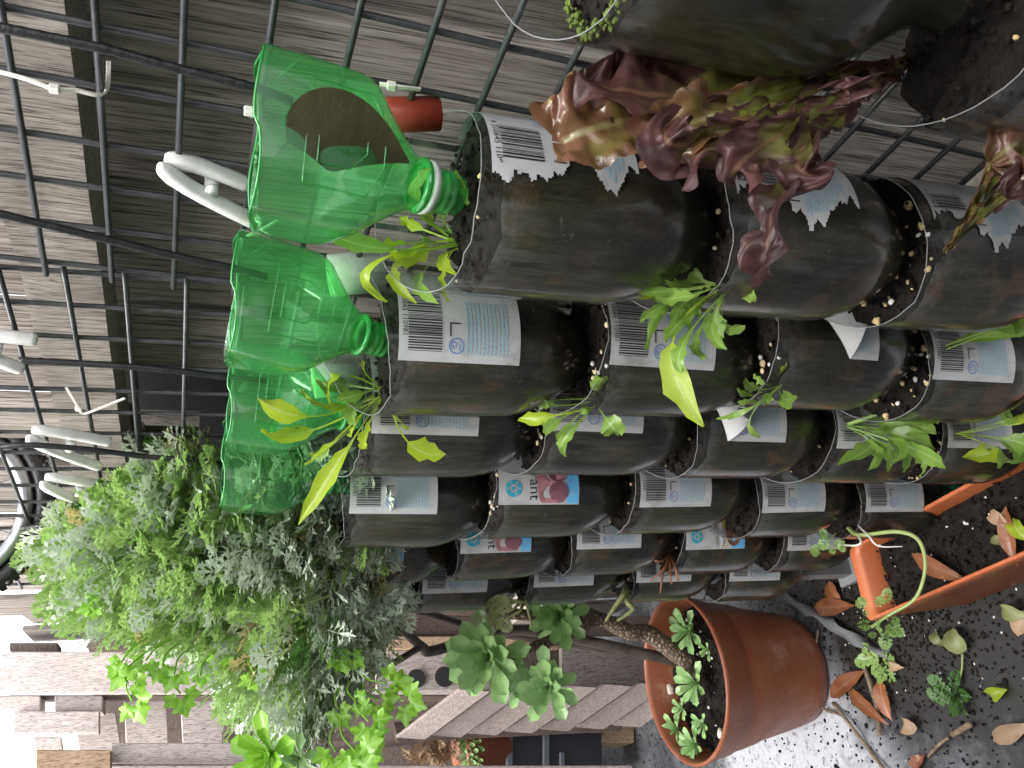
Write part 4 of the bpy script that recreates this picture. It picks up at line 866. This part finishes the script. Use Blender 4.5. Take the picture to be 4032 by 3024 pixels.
bpx(140, 437, 2952, 3120, 1.86, .018, p2, W_PLT2); bpx(437, 1060, 2925, 3005, 1.88, .018, p2, W_PLT, sk=-8); bpx(440, 2490, 3014, 3140, 1.86, .018, p2, W_PLT); bpx(880, 1500, 2880, 2922, 1.93, .02, p2, W_DARK)
bpx(430, 520, 2990, 3140, 1.9, .018, p2, W_DARK)
ef = empty('paling_fence', V((.2, 2.45, 0)), 'brown paling fence across the far end behind the pallets', 'fence')
for k in range(9):
    x0 = -.28+k*.105; yy_ = 2.42+.017*(k % 2); slab([(x0, yy_, .01), (x0+.115, yy_, .01), (x0+.115, yy_, 1.30+.03*math.sin(k*2.1)), (x0, yy_, 1.30+.03*math.sin(k*1.7))], (0, .015, 0), 'paling', W_DARK, ef)
# heap of wide dark boards behind the pot
hp = empty('stacked_boards', V((.25, 1.8, 0)), 'dark brown boards stacked behind the aeonium and terracotta pot', 'boards')
for (X0, X1, Y0, Y1, y, m_) in ((1330, 2260, 2320, 2420, 1.84, W_DARK), (1360, 2560, 2425, 2500, 1.86, W_DARK), (1380, 2200, 2505, 2556, 1.84, W_PLT2), (1300, 2540, 2560, 2720, 1.86, W_DARK), (2210, 2560, 2548, 2715, 1.83, W_PLT), (1480, 2000, 2560, 2722, 1.85, W_PLT)):
    bpx(X0, X1, Y0, Y1, y, .018, hp, W_DARK if m_ is W_DARK else m_)
b = B(); zc = [ay(x_, y_, 1.845) for x_, y_ in ((1640, 2672), (1750, 2665))]
for p, r in zip(zc, (.020, .022)): b.add([p+V((r*math.cos(k*.4488), -.001, r*math.sin(k*.4488))) for k in range(14)], [list(range(14))])
b.build('stencil_mark', INK, hp, False)
# slatted box: slats whose near ends are towards the fence
sl = empty('slatted_box', V((.12, 1.7, 0)), 'grey slatted timber box with sloping boards behind the terracotta pot', 'box')
for k in range(7):
    X = 1560+k*142; a0, a1 = ay(X, 2905-k*8, 1.90), ay(X+250, 2715-k*5, 1.70); h = V((0, 0, -.058)); o_ = V((-.012, -.02, 0))
    slab([a0, a1, a1+h+o_, a0+h+o_], (.006, .011, 0), 'slat', W_SLAT, sl, .0015)
slab([ay(1560, 2925, 1.93), ay(1560, 2890, 1.93), ay(2450, 2840, 1.93), ay(2450, 2880, 1.93)], (.03, .03, 0), 'corner_post', W_DARK, sl)
# black crates, wooden block and a small pot far back
cr = empty('plastic_crate', az(2350, 2960, 0), 'black plastic crate with grey edging on the far ground', 'crate')
bpx(1990, 2370, 2885, 3100, 2.02, .3, cr, CRATE, 'crate_body'); bpx(1995, 2020, 2880, 3100, 2.012, .01, cr, CRATEG, 'edge_strip'); bpx(2140, 2165, 2878, 3100, 2.012, .01, cr, CRATEG, 'edge_strip'); bpx(2205, 2225, 2960, 3100, 2.012, .01, cr, CRATEG, 'handle')
b = B(); q0 = az(2505, 2900, 0.0); y_ = q0.y
o = bpx(2250, 2498, 2838, 2925, y_, .09, None, W_PLT2, 'timber_block'); tag(o, 'brown timber block standing on the ground by the black crate', 'timber block')
fp = empty('flower_pot', ay(1985, 2960, 1.98), 'small orange pot of dry and green succulents on the black crate', 'flower pot')
pc = ay(1990, 2945, 2.06); lathe([(.0, 0), (.05, 0), (.068, .09), (.072, .092), (.072, .115), (.064, .115), (.06, .10), (0, .10)], pc).build('pot_wall', TERRA, fp)
for i in range(7):
    c = ay(1880+g.uniform(-50, 40), 2900+i*16, 2.0); rosette(fp, c, V((g.uniform(-.6, .6), -.8, .7)), .028, 11, 60+i)
b = B()
for i in range(90):
    c = ay(1720+g.uniform(-70, 80), 2930+g.uniform(-35, 70), 2.0+g.uniform(0, .08)); feather(b, c, V((g.uniform(-1, 1), g.uniform(-1, .2), g.uniform(-.6, 1))), V((0, 0, 1)), g.uniform(.03, .05), g, 1.6)
tag(b.build('dry_stems', DRYP, fp, False), kind='stuff')
# block of grey timber on the fence
lg = empty('grey_ledge', ax(450, 2380, .40), 'dark-topped grey timber ledge fixed to the fence by the bush', 'ledge')
slab([ax(285, 2285, .44), ax(285, 2488, .44), ax(640, 2488, .44), ax(640, 2285, .44)], (.03, 0, 0), 'face_board', W_PLT, lg); slab([ax(278, 2283, .425), ax(278, 2492, .425), ax(330, 2492, .425), ax(330, 2283, .425)], (.014, 0, 0), 'cap_strip', W_DARK, lg)

# ------------------------------------------------------------------ black hoses feeding the funnels
HX = .377
for i, (pts, lab) in enumerate((([(-60, 98), (60, 120), (400, 190), (700, 270), (1000, 345), (1150, 400)], 'black hose dropping into the funnel with the brown leaf'),
    ([(-60, 828), (200, 890), (450, 950), (700, 1010), (900, 1052), (1050, 1090)], 'black hose dropping into the plain green funnel'),
    ([(75, 1418), (300, 1430), (600, 1450), (900, 1485), (1050, 1500)], 'black hose dropping into the funnel behind rocket seedlings'),
    ([(-60, 1768), (100, 1752), (350, 1770), (600, 1800), (880, 1812), (1000, 1815)], 'black hose dropping into the funnel covered by the bush'),
    ([(85, 2080), (250, 2060), (400, 2055), (550, 2070), (690, 2065), (900, 2070)], 'black hose from the tyre into the bush'), ([(5, 2235), (150, 2258), (300, 2250), (420, 2240), (560, 2235)], 'black hose nearest the end of the wire mesh'))):
    b = B(); P_ = spline([ax(x_, y_, HX-.004*i) for x_, y_ in pts], 12); b.tube(P_, [.0027+.0005*mnoise.noise(V((k*.9, i, 0))) for k in range(len(P_))], 10)
    tag(b.build('hose', RUBBER), lab, 'hose', 'black hoses on the mesh')

# ------------------------------------------------------------------ clothes pegs
def peg(A, Bq, label, xp=.383):
    (a0, a1), (b0, b1) = A, Bq; o = empty('clothes_peg', ax(*a0, xp), label, 'clothes peg', 'white clothes pegs clipped on the mesh')
    for k, (p, q) in enumerate(((a0, a1), (b0, b1))):
        x_ = xp-.004 if k == 0 else xp+.004; P, Q = ax(*p, x_), ax(*q, x_-.004 if k == 0 else x_); d = (Q-P); L = d.length; d.normalize(); n_ = V((-1, 0, 0)); s_ = d.cross(n_).normalized(); sg = 1 if k == 0 else -1
        rows = []
        for t, w, h, bow in ((0, .0016, .003, 0), (.03, .003, .0042, 0), (.12, .0042, .0048, .001), (.3, .0036, .0050, .0022), (.5, .0034, .0050, .002), (.72, .0034, .0050, .0008), (.93, .0036, .0048, -.0008), (.985, .0030, .0040, -.001), (1, .0012, .002, -.001)):
            c = P+d*(L*t)+s_*(bow*sg); rows.append([c+s_*sq(e, 1, 4)[0]*w*1.15+n_*sq(e, 1, 4)[1]*h*1.0 for e in [j*math.pi/6+.26 for j in range(12)]])
        b = B(); b.grid(rows, True); n0 = len(b.v); b.f += [list(range(12))[::-1], [n0-12+j for j in range(12)]]; b.mi += [0, 0]; b.build('arm', WHITE, o)
    m0 = ax(*a0, xp).lerp(ax(*a1, xp), .52).lerp(ax(*b0, xp).lerp(ax(*b1, xp), .52), .5)
    b = B(); b.tube([m0+V((-.007, 0, 0)), m0+V((.007, 0, 0))], .0042, 12); b.build('spring_barrel', WHITE, o)
    b = B(); b.tube([m0+V((.0005, .004*math.cos(k*.6), .004*math.sin(k*.6)))+V((-.006+k*.0005, 0, 0)) for k in range(26)], .0005, 5); b.build('spring', METAL, o)
peg(((622, 655), (1015, 885)), ((648, 622), (985, 725)), 'white clothes peg beside the green funnel with the brown leaf')
peg(((105, 1725), (395, 1842)), ((125, 1690), (442, 1740)), 'white clothes peg crossing the rail beside a hose', .381)
peg(((160, 1905), (412, 2012)), ((178, 1876), (462, 1922)), 'white clothes peg whose tip meets the bush', .379)
peg(((92, 2148), (302, 2262)), ((108, 2125), (320, 2180)), 'white clothes peg next to the tyre and bush', .377)
peg(((-160, 1345), (88, 1458)), ((-160, 1322), (147, 1335)), 'white clothes peg at the top of the mesh above the rail', .381)

# ------------------------------------------------------------------ cable ties
def tie(pts, label, xp=.385, w=.0022):
    b = B(); P_ = spline([ax(x_, y_, xp+(dx if True else 0)) for x_, y_, dx in pts], 8); rows = []
    for i, p in enumerate(P_):
        t = (P_[min(i+1, len(P_)-1)]-P_[max(0, i-1)]).normalized(); s_ = t.cross(V((1, 0, .2))).normalized(); n_ = t.cross(s_)
        rows.append([p+s_*w*.5+n_*.0006, p-s_*w*.5+n_*.0006, p-s_*w*.5-n_*.0006, p+s_*w*.5-n_*.0006])
    b.grid(rows, True); o = b.build('cable_tie', NYLON, None, False)
    h = B(); h.box(P_[len(P_)//3], (.0022, 0, 0), (0, .0022, 0), (0, 0, .0026), .0006); hd = h.build('tie_head', NYLON, o, False)
    return tag(o, label, 'cable tie', 'white cable ties on the mesh')
tie([(-20, 278, 0), (100, 310, -.004), (215, 350, -.008), (300, 356, -.006), (390, 374, -.004), (422, 345, .005), (428, 240, .012)], 'white cable tie looped round the rail near a black hose')
tie([(975, 930, 0), (1030, 905, -.003), (1095, 868, -.003)], 'thin cable tie between two green funnels')
tie([(260, 1525, .004), (300, 1590, -.002), (328, 1628, -.004), (400, 1605, -.003), (492, 1568, 0)], 'bent cable tie across the rail beside a clothes peg')
tie([(1495, 330, .0), (1570, 342, -.003), (1655, 352, 0)], 'short cable tie by the red tube')
tie([(975, 425, -.03), (985, 445, -.034), (1000, 458, -.03)], 'cable tie nipping the rim of the green funnel with the brown leaf', w=.004)

# ------------------------------------------------------------------ small knobbly tyre hung on the mesh
tc_ = ad(-275, 1992, 1.16); vw = (tc_-CAM).normalized(); e1 = vw.cross(V((0, 0, 1))).normalized(); e2 = e1.cross(vw).normalized(); TR = 352/FPX*1.16
ty = empty('wheel', tc_, 'small wheel with knobbly black tyre hung above the wire mesh', 'wheel')
def ringt(r, tr, n=72, k=12): 
    b = B(); b.grid([[tc_+(e1*math.cos(i*2*math.pi/n)+e2*math.sin(i*2*math.pi/n))*(r+tr*math.cos(j*2*math.pi/k))+vw*(tr*math.sin(j*2*math.pi/k)) for j in range(k)] for i in list(range(n))+[0]], True); return b
b = ringt(TR-.011, .0105)
for i in range(46):
    for s_ in (-1, 0, 1):
        a = (i+.5*(s_ != 0))*2*math.pi/46; d_ = e1*math.cos(a)+e2*math.sin(a); t_ = -e1*math.sin(a)+e2*math.cos(a); b.box(tc_+d_*(TR-.001-.002*abs(s_))+vw*(.007*s_), d_*.003, t_*.0032, vw*.0026)
b.build('tyre', RUBBER, ty); ringt(TR-.030, .0085, 72, 8).build('rim', ALU, ty)
for i in range(16):
    a = i*2*math.pi/16; d_ = e1*math.cos(a)+e2*math.sin(a); b = B(); b.tube([tc_+d_*.012, tc_+d_*(TR-.03)], .0009, 5); b.build('spoke', METAL, ty)

# ------------------------------------------------------------------ dead and trailing plants
def strand(b, pts, r0_, r1_=None, n=6):
    P_ = spline(pts, 6); r1_ = r1_ or r0_*.5; b.tube(P_, [lerp(r0_, r1_, i/len(P_)) for i in range(len(P_))], n)
tb = BOT[(4, 4)].location; 
tp = empty('trailing_plant', soil_at(4, 4, 3370, 2080), 'uprooted seedling whose long stem loops down into the orange trough', 'plant'); dq = dist_of(tp.location)
zz = lambda X, Y, d_: ad(X, Y, d_)
b = B(); strand(b, [zz(3340, 2079, dq), zz(3385, 2107, dq-.03), zz(3524, 2093, dq-.04), zz(3608, 2118, dq-.04), zz(3641, 2190, dq-.03), zz(3636, 2279, dq-.01), zz(3597, 2363, dq+.0), zz(3496, 2425, dq+.02), zz(3430, 2470, dq+.02)], .0028, .0018, 8); b.build('stem', STEM, tp)
b = B(); strand(b, [zz(3375, 2065, dq), zz(3420, 2110, dq-.04), zz(3460, 2150, dq-.05), zz(3555, 2152, dq-.04)], .0016, .0007); strand(b, [zz(3380, 2110, dq-.03), zz(3390, 2135, dq-.05), zz(3370, 2148, dq-.05), zz(3300, 2145, dq-.05)], .0016, .0012); b.build('root', NYLON, tp)
b = B(); 
for i in range(26):
    X, Y = (3460+g.uniform(-75, 70), 2455+g.uniform(-75, 75)) if i < 15 else (3245+g.uniform(-30, 55), 2115+g.uniform(-50, 60)); dd = dq+(.01 if i < 15 else -.05)+g.uniform(-.01, .01)
    feather(b, zz(X, Y, dd), V((g.uniform(-1, 1), g.uniform(-1, 1), g.uniform(-.4, .6))), tocam(zz(X, Y, dd)), g.uniform(.016, .028), g, 1.6)
b.build('leaves', BUSHG, tp, False)
def hang(c, i, paths, label, mat, leafpts=(), r=.0016):
    base = soil_at(c, i, *paths[0][0]); o = empty('dead_seedling', base, label, 'plant', 'dead seedlings hanging from the bottles'); d0 = dist_of(base)-.05
    b = B()
    for P_ in paths: strand(b, [base]+[ad(x_, y_, d0) for x_, y_ in P_[1:]], r, r*.4, 5)
    b.build('stem', mat, o)
    if leafpts:
        b = B()
        for x_, y_ in leafpts:
            p = ad(x_, y_, d0-.005); feather(b, p, V((g.uniform(-1, 1), g.uniform(-1, 1), g.uniform(-1, .6))), tocam(p), g.uniform(.02, .032), g, 2.0)
        b.build('leaves', DRYG, o, False)
hang(6, 2, [[(2060, 2350), (2060, 2370), (1990, 2360), (1905, 2358)], [(2060, 2350), (2050, 2400), (1990, 2440), (1935, 2500)], [(2060, 2350), (2030, 2390), (2000, 2410)], [(2060, 2350), (2070, 2370), (2095, 2470)], [(2060, 2350), (2030, 2370), (1950, 2400), (1930, 2430)]], 'wilted pale sprig drooping beside the aeonium', DRYG, [(1925+g.uniform(-25, 45), 2370+g.uniform(-20, 90)) for _ in range(14)], .003)
hang(6, 3, [[(2470, 2310), (2455, 2340), (2420, 2390), (2385, 2445)], [(2470, 2310), (2470, 2370), (2490, 2400), (2430, 2445)]], 'two dry yellow stalks hanging over the terracotta pot', DRYG, (), .0055)
hang(5, 3, [[(2640, 2180), (2620, 2230), (2560, 2290)], [(2650, 2180), (2660, 2240), (2670, 2290)], [(2630, 2180), (2600, 2210), (2565, 2200)], [(2640, 2190), (2610, 2270), (2600, 2335)], [(2650, 2190), (2640, 2260), (2645, 2300)]], 'tangle of orange-brown dead roots in a planter mouth', DRY, (), .0022)

# ------------------------------------------------------------------ litter on the ground
def ground_leaf(X0, Y0, X1, Y1, w, label, mat, z=.004, curl=.012, shape='lance', pet=.05):
    p0, p1 = az(X0, Y0, z), az(X1, Y1, z+.003); pm = (p0+p1)*.5+V((0, 0, curl)); d_ = dist_of(pm)
    b = B(); blade(b, p0, pm, p1, w*1.05*d_/FPX, shape, V((g.uniform(-.3, .3), -.3, 1)), 12, 6, .35, pet, .0012, 2, int(X0)); o = b.build('fallen_leaf', mat); tag(o, label, 'leaf', 'fallen leaves on the ground'); return o
for a in ((3205, 2395, 3368, 2385, 62, 'brown dead leaf lying beside the grey strap', DRY), (3262, 2290, 3315, 2372, 48, 'torn brown leaf against the base of the columns', DRY), (3270, 2745, 3408, 2640, 58, 'orange dead leaf pointing at the terracotta pot', DRY), (3335, 2700, 3500, 2855, 44, 'shredded brown leaf crossed by a twig', DRY), (3465, 2668, 3512, 2838, 52, 'glossy red-orange leaf on dark soil', DRY), (3560, 2845, 3612, 2868, 50, 'small curled tan leaf', DRYP, .004, .02, 'round'), (3912, 2918, 4060, 2850, 56, 'long pale tan leaf on the wet concrete', DRYP), (3600, 3040, 3640, 2972, 45, 'short orange leaf on the wet concrete', DRY), (4008, 2505, 4050, 2400, 50, 'tan leaf by the front of the trough', DRYP),
    (3495, 2618, 3560, 2628, 32, 'scrap of pale leaf beside a green sprig', DRYP), (3745, 2480, 3805, 2560, 66, 'curled pale green leaf in front of the trough', DRYG, .006, .02, 'round'), (3685, 2480, 3722, 2545, 34, 'small wilted green leaf next to the curled one', DRYG, .005, .02), (3905, 2745, 3965, 2715, 45, 'folded yellow-green leaf on the wet ground', ROCKET_Y, .004, .02), (3945, 2400, 4060, 2425, 52, 'green leaf under the trough front', DRYG, .01, .02), (3430, 2560, 3445, 2600, 26, 'orange leaf scrap under the strap end', DRY)):
    ground_leaf(*a)
zt = TZ-.026
for a in ((3590, 2180, 3812, 2290, 62, 'reddish dead leaf lying on the trough soil', DRY, zt), (3960, 1995, 4005, 2225, 52, 'curved brown leaf lying on the trough soil', DRY, zt), (3900, 2120, 3990, 2135, 30, 'yellow wilted leaf on the trough soil', DRYG, zt), (3900, 2010, 3980, 2070, 45, 'shrivelled grey leaf on the trough soil', DRYP, zt), (3990, 2040, 4050, 2130, 50, 'green leaf at the wall side of the trough soil', ROCKET_Y, zt)): ground_leaf(*a)
for pts, r, lab in (([(3395, 2600), (3430, 2710), (3455, 2800), (3462, 2895)], .0036, 'straight brown twig over the shredded leaf'), ([(3280, 2768), (3360, 2870), (3420, 2950), (3490, 3040)], .0032, 'long twig reaching over the wet concrete'), ([(3222, 2480), (3210, 2580), (3222, 2600), (3242, 2650)], .0022, 'kinked straw twig leaning at the pot base'), ([(3228, 2680), (3232, 2780), (3312, 2815)], .0026, 'bent straw twig at the pot base near the wet concrete'), ([(3655, 2978), (3700, 2930), (3735, 2905)], .0022, 'thin dark twig on speckled concrete'), ([(3752, 2892), (3820, 2852)], .0045, 'short thick dark twig'), ([(3270, 2700), (3340, 2698)], .0018, 'tiny straw by the orange leaf')):
    b = B(); P_ = [az(x_, y_, .005+.006*(i % 2)) for i, (x_, y_) in enumerate(pts)]; b.tube(spline(P_, 5) if len(P_) > 2 else P_, r, 7); tag(b.build('twig', TWIG), lab, 'twig', 'twigs on the ground')
for nm, pts, spread, lab in (('a', [(3440, 2760), (3460, 2690), (3452, 2600)], 45, 'green seedling sprig lying near the grey strap'), ('b', [(3790, 2575), (3785, 2650), (3755, 2740)], 40, 'green seedling sprig lying on open wet ground')):
    o = empty('plant_sprig', az(*pts[1], 0), lab, 'sprig'); b = B(); strand(b, [az(x_, y_, .006) for x_, y_ in pts], .0018, .001); b.build('stem', STEM, o); b = B(); ex, ey = pts[-1]
    for i in range(9): p = az(ex+g.uniform(-spread, spread)*.6, ey+g.uniform(-spread, spread)*.6, .008); feather(b, p, V((g.uniform(-1, 1), g.uniform(-1, 1), .2)), V((0, 0, 1)), .035, g, 1.8)
    b.build('leaves', DEEPG if nm == 'b' else BUSHG, o, False)
# grey strap
b = B(); P_ = spline([az(x_, y_, z_) for x_, y_, z_ in ((2995, 2318, .05), (3070, 2340, .03), (3150, 2395, .016), (3230, 2425, .012), (3300, 2480, .012), (3400, 2535, .010), (3500, 2572, .006))], 8); rows = []
for i, p in enumerate(P_):
    t = (P_[min(i+1, len(P_)-1)]-P_[max(0, i-1)]).normalized(); an = .9*math.sin(i*.33)+.5; s_ = (V((0, 0, 1))*math.sin(an)+t.cross(V((0, 0, 1))).normalized()*math.cos(an)).normalized(); n_ = t.cross(s_)*.0008
    rows.append([p+s_*.010+n_, p-s_*.010+n_, p-s_*.010-n_, p+s_*.010-n_])
b.grid(rows, True); tag(b.build('strap', STRAP), 'twisted grey plastic strap trailing from the columns towards the leaves', 'strap')
q0 = az(3370, 2292, 0); b = B(); b.box(V((q0.x+.02, q0.y, .25)), (.010, 0, 0), (0, .012, 0), (0, 0, .25), .001); b.box(V((q0.x+.02, q0.y+.004, .006)), (.022, 0, 0), (0, .022, 0), (0, 0, .006), .001)
tag(b.build('metal_post', GREYM, None, False), 'grey metal post at the base of the bottle columns', 'post')
# soil crumbs and grit washed over the ground
b = B(); rg = random.Random(77); n = 0
while n < 4200:
    a, q = rg.uniform(0, 6.28), abs(rg.gauss(0, .30)); p = V((.25+q*math.cos(a)*.8, 1.05+q*math.sin(a), .001))
    if p.x > .46 or p.y > 1.95 or p.y < .45 or (p-PC).to_2d().length < .095: continue
    n += 1; b.cur = 1 if rg.random() < .035 else 0; lump(b, p, rg.uniform(.0005, .0026 if rg.random() < .93 else .005) if b.cur == 0 else rg.uniform(.0008, .002), rg)
tag(b.build('soil_crumbs', [SOIL, PERLW], None, False), 'dark soil crumbs and grit scattered on the wet ground', 'soil', kind='stuff')
